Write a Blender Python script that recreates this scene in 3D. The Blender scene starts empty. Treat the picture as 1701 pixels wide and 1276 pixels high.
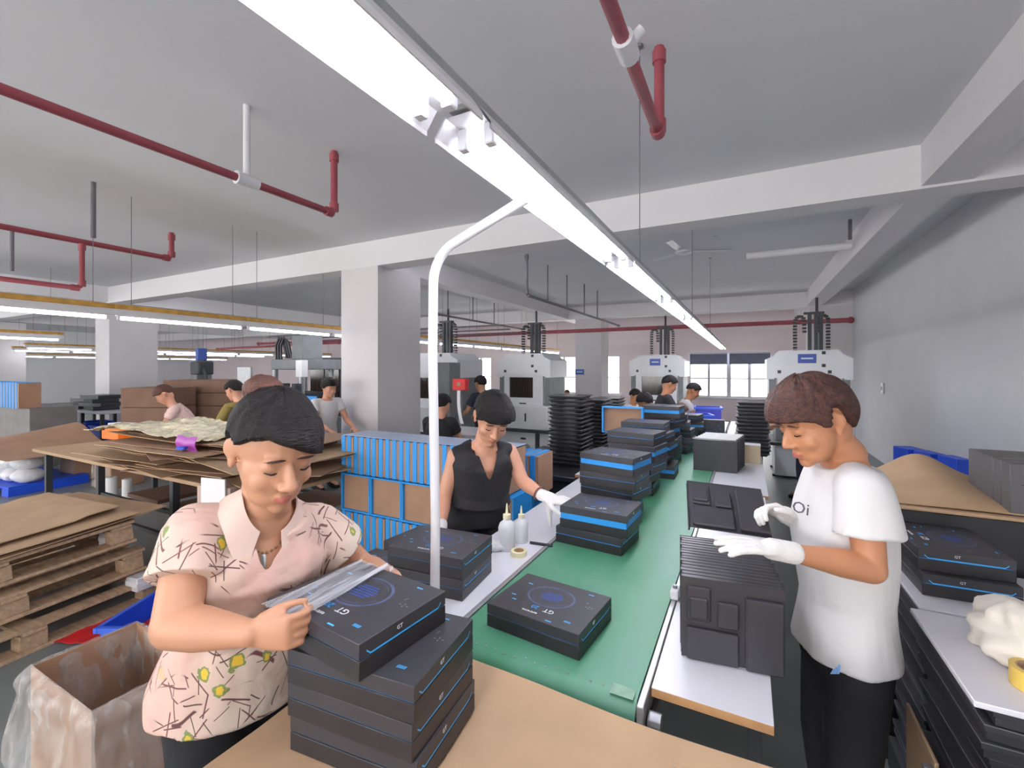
import bpy, bmesh, math, random
import numpy as np
from mathutils import Vector, Matrix, noise

random.seed(11)
scene = bpy.context.scene
col = scene.collection
V = Vector

# ------------------------------------------------------------------ camera, world, exposure
F = 750.0
TH = math.radians(27.474)
S, C = math.sin(TH), math.cos(TH)
H = 1.58
cam_data = bpy.data.cameras.new('camera')
cam = bpy.data.objects.new('camera', cam_data)
col.objects.link(cam)
cam.location = (0, 0, H)
cam.rotation_euler = (math.pi / 2, 0, TH)
cam_data.sensor_width = 36
cam_data.lens = 36 * F / 1701
cam_data.shift_y = -26 / 1701
cam_data.clip_start = 0.05
cam_data.clip_end = 200
scene.camera = cam

world = bpy.data.worlds.new('world')
scene.world = world
world.use_nodes = True
wn = world.node_tree.nodes
wn['Background'].inputs['Color'].default_value = (1.0, 0.985, 0.97, 1)
wn['Background'].inputs['Strength'].default_value = 8.0
scene.view_settings.view_transform = 'Standard'
scene.view_settings.look = 'None'
scene.view_settings.gamma = 1
scene.view_settings.use_curve_mapping = False
scene.view_settings.exposure = 0.38
scene.cycles.use_denoising = True
scene.cycles.max_bounces = 9
scene.cycles.diffuse_bounces = 6
scene.cycles.transparent_max_bounces = 12
scene.cycles.sample_clamp_indirect = 4
TUBE = 24.0          # strength of the fluorescent tubes


def W(px, py, zc):
    xc = (px - 850.5) * zc / F
    return V((C * xc - S * zc, S * xc + C * zc, H - (py - 612) * zc / F))


def at(px, py, z):
    return W(px, py, F * (H - z) / (py - 612))


def cv(x, zc, z):
    """direction given as right / away / up of the photographer"""
    return V((C * x - S * zc, S * x + C * zc, z))


def onY(px, Y):
    k = (px - 850.5) / F
    return (k * C - S) * Y / (C + k * S)


# ------------------------------------------------------------------ materials
def lin(c):
    return tuple(((x / 255) / 12.92 if x / 255 <= .04045 else ((x / 255 + .055) / 1.055) ** 2.4) for x in c) + (1,)


MATS = {}


def mat(name, c, rough=.6, metal=0.0, var=.08, scale=6.0, bump=0.0, bscale=40.0, spec=.5, stretch=None, emit=0.0, var2=None):
    if name in MATS:
        return MATS[name]
    m = bpy.data.materials.new(name)
    MATS[name] = m
    m.use_nodes = True
    nt = m.node_tree
    n, l = nt.nodes, nt.links
    b = n['Principled BSDF']
    b.inputs['Roughness'].default_value = rough
    b.inputs['Metallic'].default_value = metal
    b.inputs['Specular IOR Level'].default_value = spec
    tc = n.new('ShaderNodeTexCoord')
    mp = n.new('ShaderNodeMapping')
    if stretch:
        mp.inputs['Scale'].default_value = stretch
    l.new(tc.outputs['Object'], mp.inputs['Vector'])
    base = lin(c)
    if var > 0:
        t = n.new('ShaderNodeTexNoise')
        t.inputs['Scale'].default_value = scale
        t.inputs['Detail'].default_value = 5
        l.new(mp.outputs[0], t.inputs['Vector'])
        r = n.new('ShaderNodeValToRGB')
        c2 = lin(var2) if var2 else tuple(x * (1 - var * 1.6) for x in base[:3]) + (1,)
        r.color_ramp.elements[0].color = c2
        r.color_ramp.elements[1].color = base if var2 else tuple(min(1, x * (1 + var)) for x in base[:3]) + (1,)
        r.color_ramp.elements[0].position = .3
        r.color_ramp.elements[1].position = .7
        l.new(t.outputs['Fac'], r.inputs[0])
        l.new(r.outputs[0], b.inputs['Base Color'])
    else:
        b.inputs['Base Color'].default_value = base
    if bump > 0:
        t2 = n.new('ShaderNodeTexNoise')
        t2.inputs['Scale'].default_value = bscale
        t2.inputs['Detail'].default_value = 4
        l.new(mp.outputs[0], t2.inputs['Vector'])
        bp = n.new('ShaderNodeBump')
        bp.inputs['Strength'].default_value = bump
        bp.inputs['Distance'].default_value = .02
        l.new(t2.outputs['Fac'], bp.inputs['Height'])
        l.new(bp.outputs[0], b.inputs['Normal'])
    if emit > 0:
        b.inputs['Emission Color'].default_value = base
        b.inputs['Emission Strength'].default_value = emit
    return m


def film_mat(name, alpha, tint=(225, 228, 235), rough=.18, stretch=None, lo=.45, hi=2.2):
    m = bpy.data.materials.new(name)
    MATS[name] = m
    m.use_nodes = True
    nt = m.node_tree
    n, l = nt.nodes, nt.links
    b = n['Principled BSDF']
    b.inputs['Base Color'].default_value = lin(tint)
    b.inputs['Roughness'].default_value = rough
    b.inputs['Specular IOR Level'].default_value = .9
    tr = n.new('ShaderNodeBsdfTransparent')
    mx = n.new('ShaderNodeMixShader')
    t = n.new('ShaderNodeTexNoise')
    t.inputs['Scale'].default_value = 16
    t.inputs['Detail'].default_value = 6
    t.inputs['Distortion'].default_value = 1.4
    tc = n.new('ShaderNodeTexCoord')
    mp = n.new('ShaderNodeMapping')
    if stretch:
        mp.inputs['Scale'].default_value = stretch
        t.inputs['Distortion'].default_value = .3
    l.new(tc.outputs['Object'], mp.inputs['Vector'])
    l.new(mp.outputs[0], t.inputs['Vector'])
    r = n.new('ShaderNodeMapRange')
    r.inputs['From Min'].default_value = .35
    r.inputs['From Max'].default_value = .75
    r.inputs['To Min'].default_value = alpha * lo
    r.inputs['To Max'].default_value = min(1, alpha * hi)
    l.new(t.outputs['Fac'], r.inputs['Value'])
    bp = n.new('ShaderNodeBump')
    bp.inputs['Strength'].default_value = .9
    bp.inputs['Distance'].default_value = .02
    l.new(t.outputs['Fac'], bp.inputs['Height'])
    l.new(bp.outputs[0], b.inputs['Normal'])
    l.new(r.outputs[0], mx.inputs[0])
    l.new(tr.outputs[0], mx.inputs[1])
    l.new(b.outputs[0], mx.inputs[2])
    l.new(mx.outputs[0], n['Material Output'].inputs[0])
    return m


# setting
m_wall = mat('wall paint', (224, 224, 226), .85, var=.025, scale=1.2)
m_far = mat('far wall paint', (242, 228, 229), .85, var=.02, scale=1.2)
m_ceil = mat('ceiling paint', (226, 226, 229), .9, var=.03, scale=.7)
m_beam = mat('beam paint', (228, 226, 227), .9, var=.02, scale=.7)
m_floor = mat('floor epoxy', (118, 124, 124), .38, var=.14, scale=1.3, bump=.03, bscale=5)
m_col = mat('column paint', (214, 210, 211), .8, var=.03, scale=1.5)
m_red = mat('red pipe paint', (158, 74, 84), .5)
m_darkpipe = mat('grey conduit', (110, 105, 112), .5)
m_white = mat('white enamel', (226, 226, 230), .35, var=.02)
m_steel = mat('galvanised steel', (150, 152, 155), .4, .7, var=.1, scale=12)
m_alu = mat('aluminium profile', (176, 178, 180), .35, .6, var=.06, scale=15)
m_dark = mat('dark grey steel', (66, 68, 72), .5, .2)
m_black = mat('black plastic', (36, 36, 40), .38, var=.05, scale=9)
m_rubber = mat('black rubber', (24, 24, 26), .7)
m_board = mat('black printed board', (56, 55, 60), .42, var=.08, scale=9, bump=.02)
m_board2 = mat('black printed board side', (44, 42, 45), .42, var=.08, scale=9)
m_tray = mat('black formed tray plastic', (56, 55, 60), .36, var=.04, scale=7)
m_blue = mat('blue printed board', (38, 148, 224), .5, var=.05)
m_bluep = mat('blue crate plastic', (34, 82, 214), .4, var=.06)
m_bluel = mat('light blue print', (70, 178, 245), .5, var=0)
m_blued = mat('deep blue print', (40, 74, 150), .5, var=.1, scale=40)
m_ringp = mat('dim ring print', (74, 84, 118), .45, var=.2, scale=30)
m_whitep = mat('white print', (225, 228, 232), .5, var=0)
m_greyp = mat('grey print', (150, 152, 158), .5, var=0)
m_kraft = mat('kraft cardboard', (176, 146, 114), .8, var=.07, scale=5, bump=.05, bscale=14)
m_kraft2 = mat('brown carton', (164, 128, 102), .8, var=.08, scale=4)
m_kraft3 = mat('dark brown carton', (128, 98, 80), .8, var=.08, scale=4)
m_kedge = mat('cut board edge', (182, 138, 96), .85, var=.12, scale=30)
m_wood = mat('pallet wood', (184, 156, 126), .8, var=.16, scale=5, stretch=(1, 9, 9), bump=.08, bscale=20)
m_ply = mat('plywood edge', (196, 148, 100), .7, var=.15, scale=14)
m_lam = mat('white laminate', (226, 225, 232), .3, var=.02)
m_paper = mat('white paper', (232, 231, 232), .7, var=.03, bump=.05, bscale=20)
m_belt = mat('green conveyor belt', (62, 132, 92), .42, var=.14, scale=2.2, stretch=(3, .8, 1), var2=(86, 140, 118))
m_beltend = mat('bleached belt end', (132, 168, 146), .6, var=.15, scale=30)
m_mach = mat('machine enamel', (230, 231, 233), .4, var=.02)
m_grey = mat('grey machine paint', (122, 126, 128), .5, var=.08)
m_glassd = mat('dark machine window', (52, 44, 40), .12, var=.3, scale=3, stretch=(8, 1, 1))
m_yel = mat('yellow timber rail', (206, 158, 78), .7, var=.2, scale=9)
m_orange = mat('orange box', (246, 120, 24), .5)
m_redc = mat('red sheet', (222, 44, 48), .5)
m_plate = mat('blue name plate', (54, 86, 170), .4, var=0)
m_tube = mat('lit fluorescent tube', (246, 246, 255), .5, var=0, emit=TUBE)
m_glass = mat('window glass', (240, 246, 250), .05, var=0)
m_film = film_mat('clear film', .22)
m_foil = mat('gold foil film', (226, 214, 176), .22, .5, var=.2, scale=14, bump=.8, bscale=26)
m_bag = mat('white film bag', (222, 222, 226), .3, var=.08, scale=9, bump=.6, bscale=22)
m_film2 = film_mat('liner film', .30, (232, 228, 224), .14, (1.3, 1.3, .55), .5, 1.5)

# people
m_skin = mat('skin', (190, 140, 110), .5, var=.04, scale=10)
m_skin2 = mat('lighter skin', (208, 152, 124), .5, var=.04, scale=10)
m_skin3 = mat('tanned skin', (190, 132, 96), .5, var=.04, scale=10)
m_lip = mat('lip', (176, 104, 90), .45, var=.03)
m_hairk = mat('black hair', (26, 21, 22), .5, spec=.3, var=.35, scale=14, stretch=(8, 1, 8), bump=.5, bscale=30)
m_hairb = mat('brown hair', (96, 62, 52), .5, spec=.3, var=.35, scale=11, stretch=(7, 1, 7), bump=.5, bscale=26, var2=(52, 38, 38))
m_hairbun = mat('reddish brown hair', (96, 58, 46), .4, var=.3, scale=12, stretch=(8, 1, 8), bump=.5, bscale=30)
m_lash = mat('dark lash', (30, 22, 22), .6, var=0)
m_brow = mat('eyebrow', (66, 46, 40), .7, var=0)
m_vest = mat('black vest cloth', (30, 29, 34), .75, var=.1, scale=10, bump=.25, bscale=14)
m_trou = mat('black trousers', (27, 27, 31), .8, var=.1, scale=10, bump=.25, bscale=12)
m_tee = mat('white tee cloth', (214, 212, 212), .8, var=.02, bump=.3, bscale=9)
m_glove = mat('white glove knit', (236, 233, 230), .85, var=.03, bump=.3, bscale=90)
m_olive = mat('olive cloth', (140, 122, 62), .8)
m_pink = mat('pale pink cloth', (226, 194, 186), .8, var=.1, scale=30)
m_dkshirt = mat('charcoal shirt', (52, 50, 56), .8)
m_navy = mat('navy cloth', (34, 38, 58), .8)


def blouse_mat():
    m = bpy.data.materials.new('floral blouse')
    m.use_nodes = True
    nt = m.node_tree
    n, l = nt.nodes, nt.links
    b = n['Principled BSDF']
    b.inputs['Roughness'].default_value = .7
    tc = n.new('ShaderNodeTexCoord')

    def noi(sc, det=3, dist=0.0):
        t = n.new('ShaderNodeTexNoise')
        t.inputs['Scale'].default_value = sc
        t.inputs['Detail'].default_value = det
        t.inputs['Distortion'].default_value = dist
        l.new(tc.outputs['Object'], t.inputs['Vector'])
        return t

    def step(src, lo, hi):
        r = n.new('ShaderNodeMapRange')
        r.inputs['From Min'].default_value = lo
        r.inputs['From Max'].default_value = hi
        l.new(src, r.inputs['Value'])
        return r.outputs[0]

    def mul(a, c):
        k = n.new('ShaderNodeMath')
        k.operation = 'MULTIPLY'
        l.new(a, k.inputs[0])
        l.new(c, k.inputs[1])
        return k.outputs[0]

    def mix(f, a, c):
        k = n.new('ShaderNodeMix')
        k.data_type = 'RGBA'
        l.new(f, k.inputs[0])
        for i, x in ((6, a), (7, c)):
            if isinstance(x, tuple):
                k.inputs[i].default_value = x
            else:
                l.new(x, k.inputs[i])
        return k.outputs[2]
    g = noi(3.2)
    base = mix(step(g.outputs['Fac'], .4, .62), lin((214, 176, 162)), lin((214, 198, 182)))
    mask = noi(6.5, 1)

    def vm(op, x, y=None):
        k = n.new('ShaderNodeVectorMath')
        k.operation = op
        l.new(x, k.inputs[0])
        if isinstance(y, tuple):
            k.inputs[1].default_value = y
        elif y is not None:
            l.new(y, k.inputs[1])
        return k

    def strokes(sc, off, wd, rad):
        # straight printed strokes: one plane cut per cell, kept to a ball round the cell's seed
        p = vm('ADD', tc.outputs['Object'], off).outputs[0]
        vo = n.new('ShaderNodeTexVoronoi')
        vo.inputs['Scale'].default_value = sc
        l.new(p, vo.inputs['Vector'])
        df = vm('SUBTRACT', p, vo.outputs['Position']).outputs[0]
        dr = vm('NORMALIZE', vm('SUBTRACT', vo.outputs['Color'], (.5, .5, .5)).outputs[0]).outputs[0]
        dt = n.new('ShaderNodeMath')
        dt.operation = 'ABSOLUTE'
        l.new(vm('DOT_PRODUCT', df, dr).outputs['Value'], dt.inputs[0])
        return mul(step(dt.outputs[0], wd * 1.5, wd * .8), step(vm('LENGTH', df).outputs['Value'], rad, rad * .92))
    c1 = base
    for sc, off, wd, rad, colr in ((13, (0, 0, 0), .0013, .042, (112, 66, 68)), (15, (.37, .11, .2), .0012, .036, (98, 62, 60)), (17, (.71, .53, .9), .0010, .034, (120, 78, 74)), (21, (1.3, .2, .45), .0009, .026, (92, 74, 66)), (14, (2.1, 1.2, .1), .0011, .04, (108, 70, 66))):
        c1 = mix(mul(strokes(sc, off, wd, rad), step(mask.outputs['Fac'], .45, .5)), c1, lin(colr))
    vo2 = n.new('ShaderNodeTexVoronoi')
    vo2.inputs['Scale'].default_value = 15
    l.new(tc.outputs['Object'], vo2.inputs['Vector'])
    dn = noi(60, 2)
    ad = n.new('ShaderNodeMath')
    ad.operation = 'MULTIPLY_ADD'
    ad.inputs[1].default_value = .35
    l.new(dn.outputs['Fac'], ad.inputs[0])
    l.new(vo2.outputs['Distance'], ad.inputs[2])
    fm = step(mask.outputs['Fac'], .49, .52)
    leaf = mul(step(ad.outputs[0], .43, .41), fm)
    c1 = mix(leaf, c1, lin((128, 140, 84)))
    flo = mul(step(ad.outputs[0], .36, .33), fm)
    c1 = mix(flo, c1, lin((222, 186, 62)))
    l.new(c1, b.inputs['Base Color'])
    bp = n.new('ShaderNodeBump')
    bp.inputs['Strength'].default_value = .6
    bp.inputs['Distance'].default_value = .02
    w = noi(10, 3, .6)
    l.new(w.outputs['Fac'], bp.inputs['Height'])
    l.new(bp.outputs[0], b.inputs['Normal'])
    return m


m_blouse = blouse_mat()
m_collar = mat('pale collar cloth', (226, 200, 186), .7, var=.03)


# ------------------------------------------------------------------ mesh builder
class MB:
    def __init__(s):
        s.v, s.f, s.m = [], [], []
        s.M = None
        s.mi = 0

    def add(s, vs, fs):
        n = len(s.v)
        if s.M is not None:
            vs = [s.M @ V(p) for p in vs]
        s.v += [tuple(p) for p in vs]
        s.f += [tuple(i + n for i in f) for f in fs]
        s.m += [s.mi] * len(fs)
        return s

    def box(s, x0, x1, y0, y1, z0, z1, b=0.0):
        if b <= 0:
            vs = [(x, y, z) for x in (x0, x1) for y in (y0, y1) for z in (z0, z1)]
            return s.add(vs, [(0, 1, 3, 2), (4, 6, 7, 5), (0, 4, 5, 1), (2, 3, 7, 6), (0, 2, 6, 4), (1, 5, 7, 3)])
        vs, idx = [], {}
        X, Y, Z = (x0, x1), (y0, y1), (z0, z1)
        for i in (0, 1):
            for j in (0, 1):
                for k in (0, 1):
                    si, sj, sk = (1 - 2 * i) * b, (1 - 2 * j) * b, (1 - 2 * k) * b
                    idx[i, j, k] = len(vs)
                    vs += [(X[i], Y[j] + sj, Z[k] + sk), (X[i] + si, Y[j], Z[k] + sk), (X[i] + si, Y[j] + sj, Z[k])]
        fs = []
        cyc = ((0, 0), (1, 0), (1, 1), (0, 1))
        for i in (0, 1):
            fs.append(tuple(idx[i, a, c] for a, c in cyc))
            fs.append(tuple(idx[a, i, c] + 1 for a, c in cyc))
            fs.append(tuple(idx[a, c, i] + 2 for a, c in cyc))
        for a in (0, 1):
            for c in (0, 1):
                fs.append((idx[a, c, 0], idx[a, c, 1], idx[a, c, 1] + 1, idx[a, c, 0] + 1))
                fs.append((idx[a, 0, c], idx[a, 1, c], idx[a, 1, c] + 2, idx[a, 0, c] + 2))
                fs.append((idx[0, a, c] + 1, idx[1, a, c] + 1, idx[1, a, c] + 2, idx[0, a, c] + 2))
        for q in idx.values():
            fs.append((q, q + 1, q + 2))
        return s.add(vs, fs)

    def rings(s, rs, n=16, cap=True, closed=False):
        """rs: (centre, u, v) with u, v the half axes of each ring"""
        vs, fs = [], []
        for c, u, w in rs:
            c, u, w = V(c), V(u), V(w)
            for k in range(n):
                a = 2 * math.pi * k / n
                vs.append(c + u * math.cos(a) + w * math.sin(a))
        m = len(rs)
        for i in range(m - 1 + (1 if closed else 0)):
            j = (i + 1) % m
            for k in range(n):
                k2 = (k + 1) % n
                fs.append((i * n + k, i * n + k2, j * n + k2, j * n + k))
        if cap and not closed:
            fs.append(tuple(range(n - 1, -1, -1)))
            fs.append(tuple((m - 1) * n + k for k in range(n)))
        return s.add(vs, fs)

    def cyl(s, p0, p1, r0, r1=None, n=14):
        p0, p1 = V(p0), V(p1)
        r1 = r0 if r1 is None else r1
        d = (p1 - p0).normalized()
        a = d.orthogonal().normalized()
        b = d.cross(a)
        return s.rings([(p0, a * r0, b * r0), (p1, a * r1, b * r1)], n)

    def tube(s, pts, r, n=10):
        pts = [V(p) for p in pts]
        rs = []
        up = None
        for i, p in enumerate(pts):
            d = (pts[min(i + 1, len(pts) - 1)] - pts[max(i - 1, 0)]).normalized()
            if up is None:
                up = d.orthogonal().normalized()
            up = (up - d * up.dot(d)).normalized()
            rr = r[i] if isinstance(r, (list, tuple)) else r
            rs.append((p, up * rr, d.cross(up) * rr))
        return s.rings(rs, n)

    def cap(s, p0, p1, r0, r1, n=14):
        """capsule with round ends"""
        p0, p1 = V(p0), V(p1)
        d = p1 - p0
        d = d.normalized() if d.length > 1e-6 else V((0, 0, 1))
        a = d.orthogonal().normalized()
        b = d.cross(a)
        rs = []
        for q in (-.96, -.7, -.35, 0):
            k = math.sqrt(1 - q * q)
            rs.append((p0 + d * r0 * q, a * r0 * k, b * r0 * k))
        for q in (0, .35, .7, .96):
            k = math.sqrt(1 - q * q)
            rs.append((p1 + d * r1 * q, a * r1 * k, b * r1 * k))
        return s.rings(rs, n)

    def ell(s, c, r, ax=None, n=16, m=9):
        c = V(c)
        ax = ax or (V((1, 0, 0)), V((0, 1, 0)), V((0, 0, 1)))
        rs = []
        for i in range(m):
            t = math.pi * (i + .5) / m
            k, q = math.sin(t), -math.cos(t)
            rs.append((c + ax[2] * r[2] * q, ax[0] * r[0] * k, ax[1] * r[1] * k))
        return s.rings(rs, n)

    def sheet(s, fn, nu, nv, th=0.0):
        """grid surface; fn(u, v) gives a point; th gives it thickness"""
        P = [[V(fn(i / nu, j / nv)) for j in range(nv + 1)] for i in range(nu + 1)]
        vs = [p for r in P for p in r]
        g = lambda i, j: i * (nv + 1) + j
        fs = [(g(i, j), g(i + 1, j), g(i + 1, j + 1), g(i, j + 1)) for i in range(nu) for j in range(nv)]
        if th:
            N = len(vs)
            nrm = [V() for _ in vs]
            for f in fs:
                q = (vs[f[1]] - vs[f[0]]).cross(vs[f[3]] - vs[f[0]])
                for i in f:
                    nrm[i] += q
            vs = vs + [p - k.normalized() * th for p, k in zip(vs, nrm)]
            fs = fs + [tuple(N + i for i in reversed(f)) for f in fs]
            bd = [g(i, 0) for i in range(nu + 1)] + [g(nu, j) for j in range(1, nv + 1)] + [g(i, nv) for i in range(nu - 1, -1, -1)] + [g(0, j) for j in range(nv - 1, 0, -1)]
            for a, b in zip(bd, bd[1:] + bd[:1]):
                fs.append((b, a, a + N, b + N))
        return s.add(vs, fs)

    def poly(s, pts, z0, z1):
        n = len(pts)
        vs = [(x, y, z0) for x, y in pts] + [(x, y, z1) for x, y in pts]
        fs = [tuple(range(n - 1, -1, -1)), tuple(range(n, 2 * n))] + [(i, (i + 1) % n, n + (i + 1) % n, n + i) for i in range(n)]
        return s.add(vs, fs)

    def mesh(s, name, mats, smooth=True, angle=38):
        me = bpy.data.meshes.new(name)
        me.from_pydata(s.v, [], s.f)
        mats = mats if isinstance(mats, (list, tuple)) else [mats]
        for m in mats:
            me.materials.append(m)
        if len(mats) > 1:
            me.polygons.foreach_set('material_index', s.m)
        bm = bmesh.new()
        bm.from_mesh(me)
        bmesh.ops.recalc_face_normals(bm, faces=bm.faces)
        bm.to_mesh(me)
        bm.free()
        if smooth:
            me.polygons.foreach_set('use_smooth', [True] * len(me.polygons))
            me.set_sharp_from_angle(angle=math.radians(angle))
        return me

    def build(s, name, mats, parent=None, smooth=True, angle=38, **kw):
        return put(name, s.mesh(name, mats, smooth, angle), parent, **kw)


def put(name, me, parent=None, label=None, cat=None, group=None, kind=None, loc=None, rot=None):
    o = bpy.data.objects.new(name, me)
    col.objects.link(o)
    if parent is not None:
        o.parent = parent
    if loc is not None:
        o.location = loc
    if rot is not None:
        o.rotation_euler = rot
    tag(o, label, cat, group, kind)
    return o


def tag(o, label=None, cat=None, group=None, kind=None):
    if label:
        o['label'] = label
    if cat:
        o['category'] = cat
    if group:
        o['group'] = group
    if kind:
        o['kind'] = kind


def thing(name, label, cat, loc=(0, 0, 0), rz=0.0, group=None, rot=None):
    o = bpy.data.objects.new(name, None)
    o.empty_display_size = .05
    col.objects.link(o)
    o.location = loc
    o.rotation_euler = rot if rot is not None else (0, 0, rz)
    tag(o, label, cat, group)
    return o


KIDS = {}


def copy_tree(o, parent=None):
    c = o.copy()
    col.objects.link(c)
    if parent is not None:
        c.parent = parent
    for ch in o.children:
        copy_tree(ch, c)
    return c


def dup(root, loc, rz=0.0, label=None, group=None, rot=None):
    c = copy_tree(root)
    c.location = loc
    c.rotation_euler = rot if rot is not None else (0, 0, rz)
    if label:
        c['label'] = label
    if group:
        c['group'] = group
    return c


TEXTS = {}


def text_mesh(s, size, m, depth=.0004):
    key = (s, size, m.name)
    if key in TEXTS:
        return TEXTS[key]
    cu = bpy.data.curves.new('t', 'FONT')
    cu.body = s
    cu.size = size
    cu.extrude = depth
    cu.align_x = 'CENTER'
    cu.align_y = 'CENTER'
    cu.resolution_u = 2
    o = bpy.data.objects.new('t', cu)
    col.objects.link(o)
    dg = bpy.context.evaluated_depsgraph_get()
    me = bpy.data.meshes.new_from_object(o.evaluated_get(dg))
    me.materials.clear()
    me.materials.append(m)
    bpy.data.objects.remove(o)
    TEXTS[key] = me
    return me


ORD = ['bottom', 'second', 'third', 'fourth', 'fifth', 'sixth', 'seventh', 'eighth', 'ninth', 'tenth', 'eleventh', 'twelfth', 'thirteenth', 'fourteenth', 'fifteenth', 'sixteenth', 'seventeenth', 'eighteenth', 'nineteenth', 'twentieth']
NTH = ['first'] + ORD[1:]


def wrinkle(p, sc, amp):
    return noise.noise(V(p) * sc) * amp


# ------------------------------------------------------------------ the setting
XL, XR, YF, YB = -28.0, 2.02, 15.0, -5.0
ZC, ZB = 3.29, 2.95
MB().box(XL - .2, XR + .2, YB, YF + .2, -.2, 0).build('floor', m_floor, kind='structure')
MB().box(XL - .2, XR + .2, YB, YF + .2, ZC, ZC + .2).build('ceiling', m_ceil, kind='structure')
MB().box(XR, XR + .2, YB, YF + .2, 0, ZC).build('wall_right', m_wall, kind='structure')
MB().box(XL - .2, XL, YB, YF, 0, ZC).build('wall_left', m_wall, kind='structure')
wins = [(-1.58, .62), (-6.4, -3.75), (-10.6, -8.7)]
WZ0, WZ1 = .70, 2.02
b = MB()
xs = [XL] + [x for w in sorted(wins) for x in w] + [XR]
for i in range(0, len(xs), 2):
    b.box(xs[i], xs[i + 1], YF, YF + .2, 0, ZC)
for x0, x1 in wins:
    b.box(x0, x1, YF, YF + .2, 0, WZ0)
    b.box(x0, x1, YF, YF + .2, WZ1, ZC)
b.build('wall_far', m_far, kind='structure')
b = MB()
b.box(XL, XR, YB - .2, YB, 0, .8).box(XL, XR, YB - .2, YB, 2.7, ZC)
for k in range(9):
    x = XL + k * (XR - XL - 1.0) / 8
    b.box(x, x + 1.0, YB - .2, YB, .8, 2.7)
b.build('wall_back', m_wall, kind='structure')  # unseen rear wall, added to control how much daylight comes in
for k, (x0, x1) in enumerate(wins):
    t = thing('window_%d' % (k + 1), None, None, ((x0 + x1) / 2, YF, WZ0))
    t['kind'] = 'structure'
    w, h = x1 - x0, WZ1 - WZ0
    f = MB()
    f.box(-w / 2, w / 2, .03, .09, 0, .05).box(-w / 2, w / 2, .03, .09, h - .05, h)
    nm = 4
    for i in range(nm + 1):
        x = -w / 2 + w * i / nm
        q = .06 if i == nm // 2 else .04
        f.box(max(-w / 2, x - q), min(w / 2, x + q), .03, .09, .05, h - .05)
    f.box(-w / 2, w / 2, .035, .085, h * .42, h * .42 + .04)
    f.build('window_frame', m_white, t)
    for i in range(nm):
        xa, xb = -w / 2 + w * i / nm + .03, -w / 2 + w * (i + 1) / nm - .03
        MB().box(xa, xb, .056, .062, .05, h * .42).build('pane', film_mat('thin pane glass', .04, (240, 246, 255), .05) if 'thin pane glass' not in MATS else MATS['thin pane glass'], t)
        MB().box(xa, xb, .056, .062, h * .42 + .04, h - .05).build('pane', MATS['thin pane glass'], t)
    MB().box(-w / 2 - .05, w / 2 + .05, -.06, .03, -.04, 0).build('window_sill', m_white, t)
# roller blinds of the window behind the belt
for x0, x1, nm in ((-1.56, -.52, 'left'), (-.46, .6, 'right')):
    t = thing('roller_blind', 'grey blue roller blind, the %s one on the window behind the conveyor' % nm, 'blind', ((x0 + x1) / 2, YF - .07, 1.70), group='roller blinds')
    w = (x1 - x0) / 2
    MB().box(-w, w, -.004, .004, 0, .32).build('blind_cloth', mat('blind cloth', (120, 126, 146), .8), t)
    MB().cyl((-w, 0, .34), (w, 0, .34), .03).build('roller', m_white, t)

# beams and columns
for k, (y0, y1) in enumerate(((4.5, 4.8), (12.0, 12.3), (-2.6, -2.3))):
    MB().box(XL, XR, y0, y1, ZB, ZC + .01).build('trim_%d' % (k + 1), m_beam, kind='structure')
n = 3
for x in (1.18, -4.75, -12.2, -19.7):
    for y0, y1 in ((-2.3, 4.5), (4.8, 12.0), (12.3, 15.0)):
        if x == -4.75 and y0 < 0:
            continue
        n += 1
        MB().box(x, x + .3, y0, y1, ZB + .02, ZC + .01).build('trim_%d' % n, m_beam, kind='structure')
for x0, x1, y0, y1 in ((-5.03, -4.35, 4.5, 5.38), (-12.48, -11.85, 4.5, 5.38), (-4.25, -3.5, 12.0, 12.7), (1.24, XR, 12.0, 12.7), (-12.5, -11.8, 12.0, 12.7), (-20.2, -19.5, 4.5, 5.38)):
    MB().box(x0, x1, y0, y1, 0, ZB).build('column', m_col, kind='structure')
# ------------------------------------------------------------------ ceiling pipes
def pipe(label, pts, r=.022, m=None, name='sprinkler_pipe', cat='pipe', fit=True):
    t = thing(name, label, cat, pts[0])
    o = V(pts[0])
    P = []
    pts = [V(p) for p in pts]
    for i, p in enumerate(pts):
        if 0 < i < len(pts) - 1:
            a, c = (pts[i - 1] - p).normalized(), (pts[i + 1] - p).normalized()
            k = r * 2.2
            P += [p + a * k, p + a * k * .35 + c * k * .35, p + c * k]
        else:
            P.append(p)
    MB().tube([p - o for p in P], r, 10).build('pipe_run', m or m_red, t)
    if fit:
        for p, q in zip(pts, pts[1:]):
            d = (q - p).normalized()
            for e in (p + d * .05, q - d * .05):
                MB().cyl(e - o - d * .03, e - o + d * .03, r * 1.35).build('pipe_coupling', m or m_red, t)
    return t


ZP = 2.80
e = at(555, 355, ZP)
t1 = pipe('dull red sprinkler pipe under the ceiling left of the lamp line, ending in a riser', [(e.x, -2.2, ZP), (e.x, e.y, ZP), (e.x, e.y, ZC)], .026)
q = at(412, 300, ZP)
k = q - V((e.x, -2.2, ZP))
MB().cyl((0, k.y - .07, 0), (0, k.y + .07, 0), .042).cyl((0, k.y, 0), (0, k.y, .49), .022).build('white_tee', m_white, t1)
e = at(285, 430, ZP)
t2 = pipe('red sprinkler pipe over the cardboard table with a riser at its end', [(e.x, -2.2, ZP), (e.x, e.y, ZP), (e.x, e.y, ZC - .2)], .026)
q = at(135, 402, ZP)
pipe('short red branch pipe hanging below the far left sprinkler pipe', [(e.x, q.y, ZP), (e.x, q.y, ZP - .45), (e.x, q.y - 1.6, ZP - .45)], .022)
e = at(1095, 225, ZP)
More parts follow.
